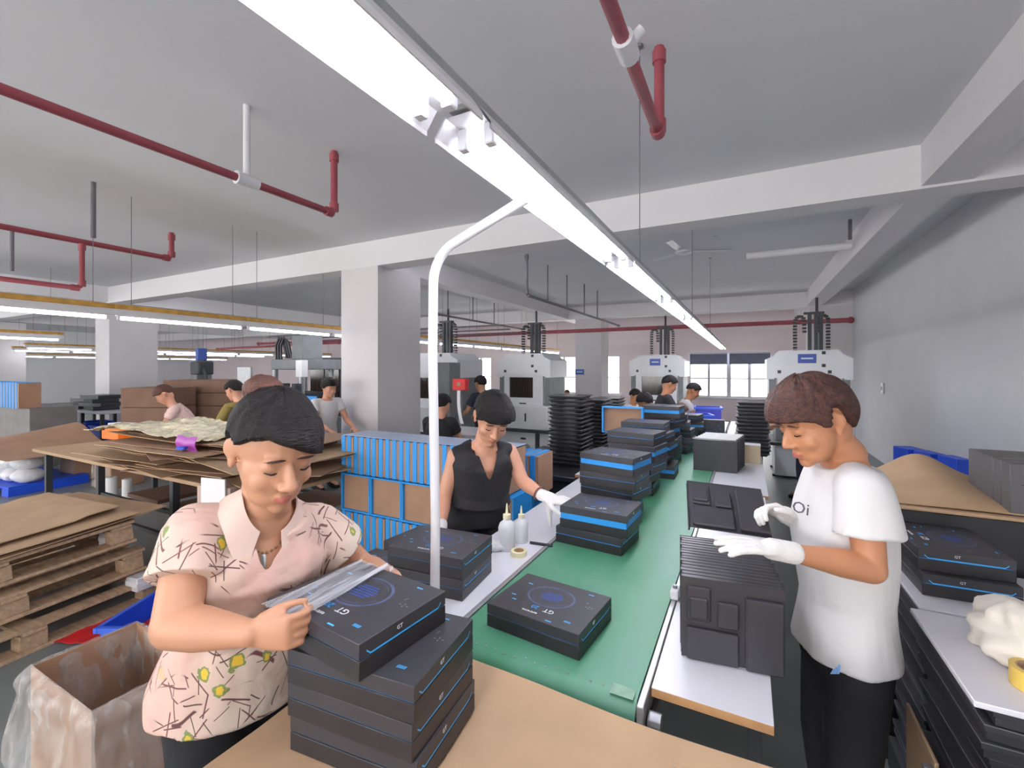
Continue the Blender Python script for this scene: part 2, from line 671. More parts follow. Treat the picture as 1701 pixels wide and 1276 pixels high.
t3 = pipe('red sprinkler pipe right of the lamp line with a tall riser', [(e.x, -2.2, ZP), (e.x, e.y, ZP), (e.x, e.y, ZC - .03)], .026)
q = at(1042, 78, ZP)
k = q - V((e.x, -2.2, ZP))
MB().cyl((0, k.y - .06, 0), (0, k.y + .06, 0), .04).cyl((0, k.y, 0), (.06, k.y, .05), .02).build('white_tee', m_white, t3)
pipe('long red main pipe crossing the hall in front of the far windows', [(onY(430, 11.8), 11.75, 2.60), (2.0, 11.75, 2.60)], .05)
q = at(875, 490, 2.68)
t4 = pipe('thin grey violet pipe hung on rods under the far ceiling', [(q.x, q.y, ZC), (q.x, q.y, 2.68), (q.x, 11.6, 2.68)], .022, m_darkpipe)
for k in (.8, 1.7, 2.7, 3.6):
    MB().cyl((0, k, -.62), (0, k, 0), .012).build('hanger_rod', m_darkpipe, t4)
q = at(725, 522, 2.7)
t4 = pipe('thin grey pipe on rods above the row of lamps behind the big column', [(q.x, q.y, 2.7), (q.x, 11.6, 2.7)], .022, m_darkpipe)
for k in (.4, 1.4, 2.4):
    MB().cyl((0, k, .59), (0, k, 0), .012).build('hanger_rod', m_darkpipe, t4)
for i, (px, py) in enumerate(((155, 395), (20, 450))):
    q = at(px, py, 2.78)
    pipe('grey hanging rod %s over the cardboard table' % ('beside the red pipe' if i == 0 else 'at the far left'), [(q.x, q.y, ZC), (q.x, q.y, 2.78)], .02, m_darkpipe, 'hanger_rod', 'rod', False)
for i, (px, py, zz) in enumerate(((1412, 398, 2.74), (1627, 352, 2.76), (1188, 390, 2.78))):
    Y = 6.4
    x = onY(px, Y)
    pipe('short grey rod hanging from the ceiling beyond the beam, %s of three' % ('middle', 'rightmost', 'leftmost')[i], [(x, Y, ZC), (x, Y, H + (612 - py) * (C * Y - S * x) / F)], .02, m_darkpipe, 'hanger_rod', 'rod', False)
pipe('pale duct running across under the ceiling beyond the first beam', [(onY(1240, 6.9), 6.9, 3.1), (1.15, 6.9, 3.1)], .05, m_beam, 'ceiling_duct', 'duct', False)
for i, (zz, Y) in enumerate(((2.62, 9.5), (2.55, 9.9), (2.48, 10.3))):
    pipe('thin grey conduit on the far left ceiling, %s of three' % ('highest', 'middle', 'lowest')[i], [(-14, Y, zz), (-5.2, Y, zz)], .018, m_darkpipe, 'ceiling_conduit', 'conduit', False)
pipe('red pipe across the hall behind the grey press tower', [(onY(360, 9.2), 9.2, 2.25), (onY(565, 9.2), 9.2, 2.32)], .035)


# ------------------------------------------------------------------ fluorescent lamps
def make_lamp(L, wid, top, wood, wires):
    t = thing('fluorescent_lamp', '', 'lamp')
    b = MB()
    h = wid / 2
    if wood:
        b.box(-.022, .022, -L / 2, L / 2, .036, .05, .002)
        b.build('batten', m_white, t)
        MB().cyl((0, -L / 2 + .03, .018), (0, L / 2 - .03, .018), .015, n=10).build('tube', m_tube, t)
        for y in (-1, 1):
            MB().box(-.014, .014, y * (L / 2 - .02) - .012, y * (L / 2 - .02) + .012, 0, .045, .003).build('socket', m_white, t)
        MB().box(-.03, .03, -L / 2 - .03, L / 2 + .03, .05, .105).build('lamp_body', m_white, t)
        MB().box(-.045, .045, -L / 2 - .03, L / 2 + .03, .105, .15, .003).build('timber_rail', m_yel, t)
        for y in (-.5, .5):
            MB().cyl((0, y, .15), (0, y, ZC - 2.05), .003, n=6).build('suspension_wire', m_darkpipe, t)
        return t
    pr = [(-h, 0), (-h, .012), (-h * .62, .05), (h * .62, .05), (h, .012), (h, 0), (h - .004, 0), (h - .004, .010), (h * .58, .045), (-h * .58, .045), (-h + .004, .010), (-h + .004, 0)]
    n = len(pr)
    vs = [(x, y, z) for y in (-L / 2, L / 2) for x, z in pr]
    b.add(vs, [(i, (i + 1) % n, n + (i + 1) % n, n + i) for i in range(n)])
    b.build('reflector', m_white, t, angle=25)
    for x in (-wid * .24, wid * .24):
        MB().cyl((x, -L / 2 + .07, .018), (x, L / 2 - .07, .018), .014, n=10).build('tube', m_tube, t)
        for y in (-1, 1):
            MB().box(x - .012, x + .012, y * (L / 2 - .06) - .012, y * (L / 2 - .06) + .012, 0, .045, .003).build('socket', m_white, t)
    if not wood:
        MB().box(-.03, .03, -L / 2 - .03, L / 2 + .03, .05, .085, .003).build('aluminium_rail', m_alu, t)
    if wires:
        for y in (-.5, .5):
            MB().cyl((0, y, .08), (0, y, ZC - 2.05), .003, n=6).build('suspension_wire', m_darkpipe, t)
    return t


STEP = 1.297
XLAMP, ZL = -.5125, H + .4715
y0 = (750 * .4715 / (612 - 220) - S * .5125) / C      # gap between the two nearest lamps
L0 = make_lamp(STEP - .03, .137, 0, False, False)
first = True
for k in range(-2, 9):
    y = y0 + STEP * (k + .5)
    nm = 'twin fluorescent lamp in the line above the green conveyor, %s from the photographer' % ('behind' if k < -1 else NTH[k + 1])
    if first:
        L0.location = (XLAMP, y, ZL)
        tag(L0, nm, None, 'lamps above the conveyor')
        first = False
    else:
        dup(L0, (XLAMP, y, ZL), 0, nm, 'lamps above the conveyor')
L1 = make_lamp(STEP - .05, .13, 0, True, True)
xl = -6.46 * .842
yg = (750 * .4715 / (612 - 531) - S * -xl) / C
first = True
for k in range(-5, 9):
    y = yg + STEP * (k + .5)
    nm = 'fluorescent lamp on the yellow timber rail at the left, %s in its row' % NTH[k + 5]
    if first:
        L1.location = (xl, y, ZL)
        tag(L1, nm, None, 'lamps on the left timber rail')
        first = False
    else:
        dup(L1, (xl, y, ZL), 0, nm, 'lamps on the left timber rail')
# further rows of the hall; pallet, rear and right rows added for brightness
for r, (x, ya, n, tt, zz) in enumerate(((-23.5, 4.0, 8, 'row along the left wall', 1.99), (-15.5, 4.9, 7, 'far left row', 2.05), (-19.0, 5.6, 6, 'farthest left row', 2.08), (-10.5, -1.2, 4, 'added row over the left pallets', 2.05), (-2.7, -3.4, 2, 'added row behind the photographer', 2.05), (1.35, -2.2, 2, 'added row over the right tables', 2.05))):
    for k in range(n):
        dup(L1, (x, ya + STEP * k, zz), 0, 'fluorescent lamp on a timber rail in the %s, %s along' % (tt, NTH[k]), 'lamps of the ' + tt)
CL = None  # hidden fixtures added behind the beam to brighten the far hall
for k in range(7):
    loc = (-12.8 + k * 1.85, 5.42, ZC - .002)
    lab = 'added ceiling lamp hidden behind the first beam, %s from the left' % NTH[k]
    if CL is None:
        CL = thing('added_ceiling_lamp', lab, 'lamp', loc, math.pi / 2, 'added ceiling lamps behind the beam')
        MB().box(-.05, .05, -.62, .62, -.045, 0, .004).build('batten', m_white, CL)
        MB().cyl((0, -.59, -.068), (0, .59, -.068), .015, n=10).build('tube', m_tube, CL)
        for y in (-.6, .6):
            MB().box(-.014, .014, y - .012, y + .012, -.085, -.045, .003).build('socket', m_white, CL)
    else:
        dup(CL, loc, math.pi / 2, lab)
for k, Y in enumerate((2.43, 5.03, 7.62)):
    t = thing('suspension_wire', 'thin wire holding the conveyor lamp line, %s one seen' % ('nearest', 'middle', 'farthest')[k], 'wire', (XLAMP + .01, Y, ZL + .085))
    MB().cyl((0, 0, 0), (0, 0, ZC - ZL - .086), .0028, n=6).build('wire_strand', m_darkpipe, t)
    MB().cyl((0, 0, ZC - ZL - .10), (0, 0, ZC - ZL - .086), .018).build('ceiling_hook', m_steel, t)
# bent white conduit carrying the lamp line
q = (-.842, 1.316 * .842)
t = thing('lamp_post', 'white bent conduit post rising beside the conveyor to the lamp line', 'post', (q[0], q[1], .62))
pts = [(0, 0, 0), (0.004, 0, .5), (-.006, 0, 1.0), (-.004, 0, 1.22)]
for k in range(1, 7):
    a = k / 6 * math.radians(75)
    pts.append((-.004 + .12 * (1 - math.cos(a)), 0, 1.22 + .12 * math.sin(a)))
pts.append((.30, .02, 1.43))
MB().tube(pts, .0145, 14).build('bent_conduit', m_white, t)
MB().cyl((0, 0, .12), (0, 0, .16), .02).build('pipe_clamp', m_steel, t)

# ceiling fans
F0 = None
for px, py, Y, lab in ((1135, 418, 7.0, 'white ceiling fan beyond the first beam right of the lamp line'), (520, 492, 7.6, 'white ceiling fan over the area left of the big column'), (690, 548, 9.8, 'small white ceiling fan partly behind the big column')):
    x = onY(px, Y)
    z = H + (612 - py) * (C * Y - S * x) / F
    if F0 is None:
        F0 = t = thing('ceiling_fan', lab, 'fan', (x, Y, z), group='ceiling fans')
        MB().cyl((0, 0, .1), (0, 0, .62), .013).build('down_rod', m_white, t)
        MB().rings([((0, 0, -.05), (.05, 0, 0), (0, .05, 0)), ((0, 0, -.02), (.11, 0, 0), (0, .11, 0)), ((0, 0, .05), (.12, 0, 0), (0, .12, 0)), ((0, 0, .1), (.04, 0, 0), (0, .04, 0))], 20).build('motor', m_white, t)
        for k in range(3):
            a = k * 2.094 + .4
            b = MB()
            b.M = Matrix.Rotation(a, 4, 'Z') @ Matrix.Rotation(.18, 4, 'X')
            b.poly([(.1, -.03), (.2, -.06), (.66, -.065), (.68, .05), (.2, .06), (.1, .03)], 0, .006)
            b.build('fan_blade', m_white, t)
    else:
        dup(F0, (x, Y, z), .3, lab)

# ------------------------------------------------------------------ conveyor and its side shelves
ZB1 = .78
BX0, BX1, BY0, BY1 = -.79, -.231, 1.078, 5.3
t = thing('conveyor', 'long green belt conveyor running away under the lamp line', 'conveyor', ((BX0 + BX1) / 2, BY0, 0))
w = (BX1 - BX0) / 2
b = MB()
b.rings([((0, .045, ZB1 - .045), (0, 0, 0), (0, 0, 0))] * 0 or [((x, .045, ZB1 - .047), (0, .045, 0), (0, 0, .045)) for x in (-w + .01, w - .01)], 18)
b.build('end_roller', m_steel, t)
b = MB()
pr = []
for k in range(9):
    a = math.pi / 2 + math.pi * k / 8
    pr.append((.045 + .047 * math.cos(a), ZB1 - .047 + .047 * math.sin(a)))
pr += [(BY1 - BY0, ZB1 - .094), (BY1 - BY0, ZB1)]
n = len(pr)
b.add([(x, y, z) for x in (-w + .004, w - .004) for y, z in pr], [(i, (i + 1) % n, n + (i + 1) % n, n + i) for i in range(n)] + [tuple(range(n)), tuple(range(2 * n - 1, n - 1, -1))])
b.build('belt', m_belt, t)
b = MB()
random.seed(3)
for k in range(17):
    x = -w + .03 + k * (2 * w - .06) / 16
    y = .035 + .012 * random.random()
    b.M = Matrix.Translation((x, y, ZB1))
    b.ell((0, 0, 0), (.0035, .0035, .0014), n=8, m=4)
b.build('belt_lacing', m_steel, t)
for x in (-w - .008, w + .008):
    MB().box(x - .008 if x < 0 else x - .008, x + .008, .0, BY1 - BY0, ZB1 - .08, ZB1 + .004, .002).build('side_rail', m_alu, t)
for y in (.35, 1.6, 2.8, 4.0):
    for x in (-w + .03, w - .03):
        MB().box(x - .02, x + .02, y - .02, y + .02, 0, ZB1 - .1).build('leg', m_steel, t)
b = MB()
b.box(w + .018, w + .03, .0, .16, ZB1 - .12, ZB1 - .06, .002)
b.cyl((w + .02, .045, ZB1 - .05), (w + .05, .045, ZB1 - .05), .02)
b.build('bearing_bracket', m_steel, t)
MB().box(w - .07, w - .012, .02, .06, ZB1 + .0006, ZB1 + .0014).build('bleached_patch', m_beltend, t, loc=None)


def shelf(label, x0, x1, y0, y1, z=ZB1, legs=True, th=.022, name='side_shelf', wood=m_ply):
    t = thing(name, label, 'shelf', ((x0 + x1) / 2, y0, 0))
    w, L = (x1 - x0) / 2, y1 - y0
    MB().box(-w, w, 0, L, z - th, z - .0015).build('board', wood, t)
    MB().box(-w, w, .0005, L, z - .0014, z).build('white_laminate', m_lam, t)
    for y in (.12, L - .12):
        MB().box(-w + .01, w - .02, y - .015, y + .015, z - th - .03, z - th).build('bracket', m_steel, t)
        if legs:
            MB().box(w - .05, w - .02, y - .015, y + .015, 0, z - th - .03).build('leg', m_dark, t)
    return t


shelf('white shelf board right of the conveyor, nearest one under the standing trays', -.212, .054, 1.165, 2.23)
shelf('white shelf board right of the conveyor, second one beside the held tray', -.212, .10, 2.27, 3.2)
shelf('white shelf board right of the conveyor, third one with upright black boxes', -.212, .12, 3.24, 4.9)
shelf('white shelf board right of the conveyor, farthest one by the windows', -.212, .16, 4.94, 7.6)
shelf('white worktop along the left of the conveyor before the woman in black', -1.085, -.81, 1.06, 3.2)
shelf('white worktop along the left of the conveyor beyond the woman in black', -1.15, -.81, 3.24, 4.7)
# small work lamp clip of the shelf rail
t = thing('rail_clamp', 'small white clamp on the conveyor rail beside the standing trays', 'clamp', (-.222, 1.66, ZB1 + .004))
MB().box(-.014, .014, -.03, .03, 0, .03, .004).build('clamp_body', m_white, t)
MB().cyl((0, 0, .03), (0, 0, .04), .008).build('clamp_screw', m_steel, t)

# packing table at the end of the belt, covered with kraft board
t = thing('packing_table', 'packing table at the near end of the conveyor, under kraft board', 'table', (-.2, .5, 0))
MB().box(-.76, .75, -.45, .53, .74, .765, .003).build('tabletop', m_ply, t)
for x in (-.7, .7):
    for y in (-.4, .48):
        MB().box(x - .02, x + .02, y - .02, y + .02, 0, .74).build('leg', m_dark, t)
b = MB()


def kb(u, v):
    x = -.967 + u * 1.55
    y = .06 + v * (1.035 + .06 * 0 - .06) + .012 * math.sin(u * 9)
    z = .7665 + .008 + .003 * math.sin(u * 7 + v * 3) + abs(wrinkle((x, y, 0), 3.2, .006))
    d = abs((v - .62) + .22 * (u - .5)) * 1.0
    z += .006 * math.exp(-(d / .02) ** 2)
    if v > .93:
        z += .012 * (v - .93) / .07
    return (x, y, z)


b.sheet(kb, 50, 34, .004)
o = b.build('kraft_sheet', m_kraft, None, label='large kraft cardboard sheet spread over the packing table', cat='cardboard')
t = thing('tape_strip', 'shiny clear packing tape stuck on the kraft sheet right of the black stack', 'tape', (-.1, .86, .0))
b = MB()
b.sheet(lambda u, v: (-.035 + u * .07, -.2 + v * .36, kb((-.1 - .035 + u * .07 + .967) / 1.55, (.66 + v * .36 - .06) / .975)[2] + .0015), 6, 24)
b.build('tape_film', film_mat('packing tape film', .5, (214, 186, 140), .08), t)


# ------------------------------------------------------------------ black product boxes
BL, BW, BH = .312, .2435, .0713
PR = {}


def box_meshes(gap):
    key = round(gap, 4)
    if key in PR:
        return PR[key]
    L, w = BL / 2, BW / 2
    r = {}
    hb = .038
    b = MB().box(-L, L, -w, w, 0, hb, .0012)
    r['base'] = b.mesh('base', m_board2)
    b = MB().box(-L + .003, L - .003, -w + .003, w - .003, hb - .002, hb + gap + .004)
    r['neck'] = b.mesh('neck', m_blue)
    zl = hb + gap
    zt = zl + BH - hb - .002
    b = MB().box(-L, L, -w, w, zl, zt, .0012)
    r['lid'] = b.mesh('lid', m_board)
    z = zt + .0002
    b = MB()
    n = 40
    for ra, rb, a0, a1 in ((.058, .064, 0, 1), (.05, .0515, .1, .45), (.05, .0515, .6, .9)):
        vs, fs = [], []
        for k in range(n + 1):
            a = 2 * math.pi * (a0 + (a1 - a0) * k / n)
            vs += [(ra * math.cos(a) * 1.25 + .005, ra * math.sin(a) - .018, z), (rb * math.cos(a) * 1.25 + .005, rb * math.sin(a) - .018, z)]
        fs = [(2 * k, 2 * k + 1, 2 * k + 3, 2 * k + 2) for k in range(n)]
        b.add(vs, fs)
    r['ring_print'] = b.mesh('ring_print', m_ringp, False)
    b = MB()
    for k in range(6):
        y = -.045 + k * .009
        ww = .042 - abs(k - 2.5) * .006
        b.add([(-ww + .004, y, z), (ww, y + .002, z), (ww, y + .0062, z), (-ww + .004, y + .0045, z)], [(0, 1, 2, 3)])
    r['fan_print'] = b.mesh('fan_print', m_blued, False)
    b = MB()

    def dash(x, y, l, a=0.0, wd=.0022):
        c, q = math.cos(a), math.sin(a)
        b.add([(x + i * l * c - j * wd * q, y + i * l * q + j * wd * c, z) for i, j in ((-1, -1), (1, -1), (1, 1), (-1, 1))], [(0, 1, 2, 3)])
    for x, y, l in ((-.098, -.098, .009), (.115, .03, .008), (.098, .055, .007), (-.052, .108, .010), (.105, -.06, .008)):
        dash(x, y, l)
    for k in range(7):
        dash(-.092 - k * .003, .083, .0045, 1.4, .0008)
    r['dash_print'] = b.mesh('dash_print', m_bluel, False)
    b = MB()
    for x, y in ((-.122, -.028), (-.122, -.018), (-.132, -.023), (-.112, -.023)):
        dash(x, y, .003, 1.57 if abs(x + .122) < .001 else 0, .0008)
    dash(-.108, -.045, .006, 1.2, .0007)
    r['mark_print'] = b.mesh('mark_print', m_greyp, False)
    # blue line with bent ends on both short sides and one long side, just proud of the lid
    b = MB()
    e = .0004

    def side(P):
        for sgn in (-1, 1):
            pass
        zz = zl + .003
        for (u0, z0, u1, z1, wd) in ((-.78, zz, .78, zz, .0016), (-.78, zz, -.86, zz + .009, .0018), (.78, zz, .86, zz + .009, .0018)):
            b.add([P(u0, z0 - wd), P(u1, z1 - wd), P(u1, z1 + wd), P(u0, z0 + wd)], [(0, 1, 2, 3)])
    side(lambda u, q: (-L - e, u * w, q))
    side(lambda u, q: (L + e, u * w, q))
    side(lambda u, q: (u * L, -w - e, q))
    r['line_print'] = b.mesh('line_print', m_bluel, False)
    r['zt'] = zt
    PR[key] = r
    return r


BOXES = {}


def gt_box(loc, rz, label, gap=.002, group=None, detail=2, tilt=(0, 0)):
    key = (round(gap, 4), detail)
    if key not in BOXES:
        r = box_meshes(gap)
        t = thing('product_box', label, 'box', loc, rz, group)
        put('base', r['base'], t)
        put('neck', r['neck'], t)
        if gap > .01:
            t.children[-1]['label'] = 'bright blue inner band showing between lid and base'
        lid = put('lid', r['lid'], t)
        if detail >= 1:
            for k in ('ring_print', 'fan_print', 'dash_print', 'line_print'):
                put(k, r[k], lid)
        if detail >= 2:
            put('mark_print', r['mark_print'], lid)
            z = r['zt'] + .0003
            put('lettering', text_mesh('GT', .026, m_whitep), lid, loc=(-.03, .062, z))
            put('lettering', text_mesh('20', .024, m_blue), lid, loc=(.018, .061, z))
            put('lettering', text_mesh('extreme', .015, m_whitep), lid, loc=(.02, .092, z))
            put('lettering', text_mesh('GT', .012, m_whitep), lid, loc=(-BL / 2 - .0006, .02, r['zt'] - .014), rot=(math.pi / 2, 0, -math.pi / 2))
        BOXES[key] = t
    else:
        t = dup(BOXES[key], loc, rz, label, group)
        if not group and 'group' in t:
            del t['group']
    t.rotation_euler = (tilt[0], tilt[1], rz)
    return t


def orient(right, left_dir):
    pass


# near stack (its corners measured in the photograph's metric)
def axis(a, bdir):
    """rz of a box whose long near edge runs from right end a to left along bdir (right/away)"""
    d = cv(bdir[0], bdir[1], 0)
    return math.atan2(d.y, d.x)


def box_at(xc, zc, z, ldir, label, **kw):
    """right end of the near long edge stands at (xc, zc); ldir points to its left end"""
    d = cv(ldir[0], ldir[1], 0).normalized()
    yb = V((-d.y, d.x, 0))             # local y points at the viewer
    p = cv(xc, zc, 0)
    c = p + d * BL / 2 - yb * BW / 2
    return gt_box((c.x, c.y, z), math.atan2(d.y, d.x), label, **kw)


zt = .778
for k in range(3):
    ld = [(-.931, .364), (-.925, .38), (-.931, .364)][k]
    box_at(-.214 * .842 + [.004, -.004, 0][k], .988 * .842 + [.004, 0, 0][k], zt + k * .0716, ld, 'black product box in the stack on the kraft table, %s' % ('bottom one', 'second from the bottom', 'third one, lid half bared')[k], group='boxes stacked on the packing table')
box_at(-.339 * .842, .842, zt + 3 * .0716, (-.842, .54), 'black product box topping the near stack, being wrapped in clear film', group='boxes stacked on the packing table')
box_at(.217 * .842, 1.233, ZB1, (-.239, .157), 'black product box lying alone on the near end of the green belt')

# boxes on the left worktop beside the post
ld = (-.93, .37)
p = at(768, 1000, ZB1)
u = (C * p.x + S * p.y, -S * p.x + C * p.y)
box_at(u[0], u[1], ZB1, ld, 'black product box under another on the white worktop behind the lamp post', group='boxes beside the lamp post')
box_at(u[0] - .002, u[1] + .004, ZB1 + .0716, (-.92, .385), 'black product box on top of another behind the lamp post, rings printed on its lid', group='boxes beside the lamp post')
t = thing('side_table', 'dark side table left of the white worktop holding black boxes', 'table', (-1.3, 1.45, 0))
MB().box(-.2, .2, -.22, .42, .70, .725, .003).build('tabletop', m_dark, t)
for x in (-.17, .17):
    for y in (-.19, .39):
        MB().box(x - .015, x + .015, y - .015, y + .015, 0, .70).build('leg', m_dark, t)
gt_box((-1.275, 1.36, .725), math.pi + .05, 'black product box lying on the side table next to the blue carton wall')
gt_box((-1.30, 1.66, .725), math.pi - .1, 'black product box farthest on the side table, below the blue carton wall')

# pile of half open boxes on the belt
random.seed(5)
piles = [  # zc, px of centre, rz, [gaps], note
    (2.09, 992, 2.95, [.004, .026], 'nearest pile on the belt'),
    (2.52, 1024, 3.02, [.026, .003, .003, .026], 'second pile on the belt'),
    (2.98, 1056, 3.06, [.003, .003, .003, .026, .003], 'third pile on the belt'),
    (3.42, 1082, 3.1, [.026, .003, .02, .003, .003], 'fourth pile on the belt'),
    (3.90, 1102, 3.06, [.003, .003, .003, .026, .003, .026], 'fifth pile on the belt'),
    (4.4, 1122, 3.12, [.003, .003, .003, .003, .003], 'sixth pile on the belt'),
    (4.9, 1140, 3.08, [.003, .003, .02, .003], 'farthest pile on the belt'),
]
for zc, px, rz, gaps, note in piles:
    z = ZB1
    x = (px - 850.5) * zc / F
    for k, g in enumerate(gaps):
        p = cv(x + random.uniform(-.035, .03) - k * .004, zc + random.uniform(-.03, .03), 0)
        gt_box((p.x, p.y, z), rz + random.uniform(-.16, .16), 'black box%s, %s in the %s' % (' with blue band' if g > .01 else '', 'topmost' if k == len(gaps) - 1 else ORD[k] + (' from bottom' if k else ''), note), gap=g, group='boxes piled on the belt', detail=1 if zc > 2.8 else 2)
        z += BH + g - .0016
# brown carton lids leaning on the far pile
t = thing('open_carton', 'brown carton with blue rim standing open behind the belt pile', 'carton', cv((1035 - 850.5) * 3.66 / F, 3.66, 1.06), .06)
MB().box(-.15, .15, .0, .008, 0, .2).build('carton_panel', m_kraft2, t)
b = MB()
b.box(-.162, -.15, -.05, .02, 0, .205).box(.15, .162, -.05, .02, 0, .205).box(-.162, .162, -.05, .02, .2, .21).box(-.15, .15, -.05, .02, 0, .008)
b.build('blue_rim', m_blue, t)
MB().box(-.1, .1, -.03, .03, -.02, 0).build('carton_foot', m_kraft2, t)

# ------------------------------------------------------------------ wall of blue and brown cartons
U = .285
TR = {}


def tray_edge(loc, label, group):
    if 'e' not in TR:
        t = thing('blue_carton_tray', label, 'carton', loc, 0, group)
        MB().box(0, .037, 0, U - .02, 0, U - .006, .001).build('blue_shell', m_blue, t)
        MB().box(.037, .060, .004, U - .024, .003, U - .012, .001).build('brown_insert', m_kraft2, t)
        TR['e'] = t
        return t
    return dup(TR['e'], loc, 0, label, group)


def tray_face(loc, label, group):
    if 'f' not in TR:
        t = thing('blue_carton_tray', label, 'carton', loc, 0, group)
        b = MB()
        w = .292
        b.box(0, .012, 0, U - .02, 0, U - .006).box(w - .012, w, 0, U - .02, 0, U - .006).box(.012, w - .012, 0, U - .02, 0, .01).box(.012, w - .012, 0, U - .02, U - .016, U - .006)
        b.build('blue_shell', m_blue, t)
        MB().box(.012, w - .012, .022, U - .03, .01, U - .016).build('brown_panel', m_kraft2, t)
        TR['f'] = t
        return t
    return dup(TR['f'], loc, 0, label, group)


X0, Y0, ZT = -2.745, 2.45, 1.075
t = thing('pallet', 'low dark pallet under the wall of blue and brown cartons', 'pallet', (X0, Y0, 0))
MB().box(0, 1.5, 0, .28, .07, .10).build('deck', m_dark, t)
for x in (.03, .7, 1.4):
    MB().box(x, x + .07, 0, .28, 0, .07).build('block', m_dark, t)
t = thing('brown_carton', 'long brown carton under the wall of blue edged cartons', 'carton', (X0, Y0, .10))
MB().box(0, 1.5, .004, .28, 0, ZT - 3 * U - .101, .002).build('carton_body', m_kraft3, t)
MB().box(0, 1.5, .002, .0035, .05, .07).build('carton_tape', m_kraft2, t)
random.seed(2)
for row, kind in enumerate(('e', 'f', 'e')):
    z = ZT - (3 - row) * U
    if kind == 'f':
        for k in range(5):
            tray_face((X0 + k * .297, Y0 + random.uniform(0, .006), z), 'brown faced carton in the middle row of the carton wall, %s from left' % NTH[k], 'carton wall, middle row')
    else:
        for k in range(23):
            tray_edge((X0 + k * .0625 + random.uniform(0, .002), Y0 + random.uniform(0, .012), z), 'upright blue tray in the %s row of the carton wall, %s' % ('top' if row else 'bottom', NTH[k] + ' from left' if k < 20 else ('third last', 'second last', 'last')[k - 20] + ' one'), 'carton wall, %s row' % ('top' if row else 'bottom'))
tag(MB().box(X0 + .01, X0 + 1.43, Y0 + .01, Y0 + .285, ZT - .004, ZT, .001).build('cover_sheet', mat('pale blue cover sheet', (164, 180, 206), .4)), 'pale grey blue sheet lying on the wall of blue cartons', 'sheet')
t = thing('brown_carton', 'plain brown carton under the small blue carton stack behind the woman in black', 'carton', (-1.95, 2.8, 0))
MB().box(0, .72, .005, .27, 0, .967 - 2 * .285 + .02, .002).build('carton_body', m_kraft2, t)
MB().box(.33, .39, .003, .0045, 0, .41).build('carton_tape', m_kraft, t)
for k in range(2):
    tray_face((-1.95 + k * .36, 2.8, .967 - .57 + .022), 'brown faced carton of the small stack at the woman in black, %s one' % ('left', 'right')[k], 'small carton stack, lower row')
for k in range(11):
    tray_edge((-1.945 + k * .0628, 2.8, .967 - .285 + .022), 'upright blue carton tray on the small stack at the woman in black, %s' % NTH[k], 'small carton stack, upper row')

# ------------------------------------------------------------------ standing formed trays
def tray_mesh():
    w, h = .252, .222
    b = MB()
    b.box(-w / 2, w / 2, 0, .004, 0, h, .001)
    for x0, x1 in ((-w / 2, -w / 2 + .004), (w / 2 - .004, w / 2)):
        b.box(x0, x1, 0, .018, 0, h)
    b.box(-w / 2, w / 2, 0, .018, h - .004, h)
    X = lambda u: -w / 2 + u * w
    Z = lambda v: h * (1 - v)
    for u0, u1, v0, v1, d in ((.05, .30, .10, .52, .009), (.08, .27, .22, .48, .017), (.36, .57, .24, .55, .014), (.63, .985, .14, .985, .019), (.05, .57, .60, .985, .016)):
        b.box(X(u0), X(u1), -d, .001, Z(v1), Z(v0), .004)
    return b.mesh('formed_shell', m_tray, True, 30)


tm = tray_mesh()
rim = MB().tube([(-.126, .018, 0), (-.126, .018, .222), (.126, .018, .222), (.126, .018, 0)], .0016, 6).mesh('rolled_rim', m_tray)
A = cv((1132 - 850.5) * 1.247 / F, 1.247, ZB1)
Bp = cv((1310 - 850.5) * 1.158 / F, 1.158, ZB1)
dx = (Bp - A).normalized()
rz = math.atan2(dx.y, dx.x)
back = V((-dx.y, dx.x, 0))
T0 = None
NT = 15
for k in range(NT):
    p = A + dx * (.126 + .002 * math.sin(k * 2.1)) + back * (.013 + k * .0218)
    lab = 'black formed tray standing on the nearest white shelf, %s' % ('frontmost one with recesses in view' if k == 0 else NTH[k] + ' from the front')
    loc = (p.x, p.y, ZB1)
    if T0 is None:
        T0 = thing('formed_tray', lab, 'tray', loc, rz, 'standing formed trays')
        put('formed_shell', tm, T0)
        put('rolled_rim', rim, T0)
    else:
        dup(T0, loc, rz + random.uniform(-.006, .006), lab)
p = W(1212, 884, 1.50)
tt = dup(T0, p, rz, 'black formed tray held tilted by the man in the white tee')
tt.rotation_euler = (math.radians(-60), math.radians(3), rz + .05)
del tt['group']

# upright black boxes on the third shelf
for k in range(5):
    p = at(1188, 782, ZB1) + V((0, k * .078, 0))
    t = gt_box((p.x + k * .012, p.y, ZB1 + BW / 2), 0, 'black product box standing on edge on the third shelf, %s of five' % NTH[k], group='boxes standing on the third shelf', detail=0)
    t.rotation_euler = (math.pi / 2, 0, 0)
    t.location.y += BH / 2
    p2 = MB().box(p.x - BL / 2 + .01 + k * .012, p.x + BL / 2 - .01 + k * .012, p.y + .004, p.y + .066, ZB1 + BW + .0012, ZB1 + BW + .004).build('paper_slip', m_paper)
    tag(p2, 'white paper slip on top of the %s standing black box' % NTH[k], 'paper', 'slips on the standing boxes')
p = at(1172, 726, ZB1 + .0)
t = gt_box((onY(1178, 5.4), 5.4, ZB1 + BW / 2), 0, 'black product box standing behind the five upright boxes by the belt', detail=1)
t.rotation_euler = (math.pi / 2, 0, 0)


# nested black trays in tall stacks
NS = {}


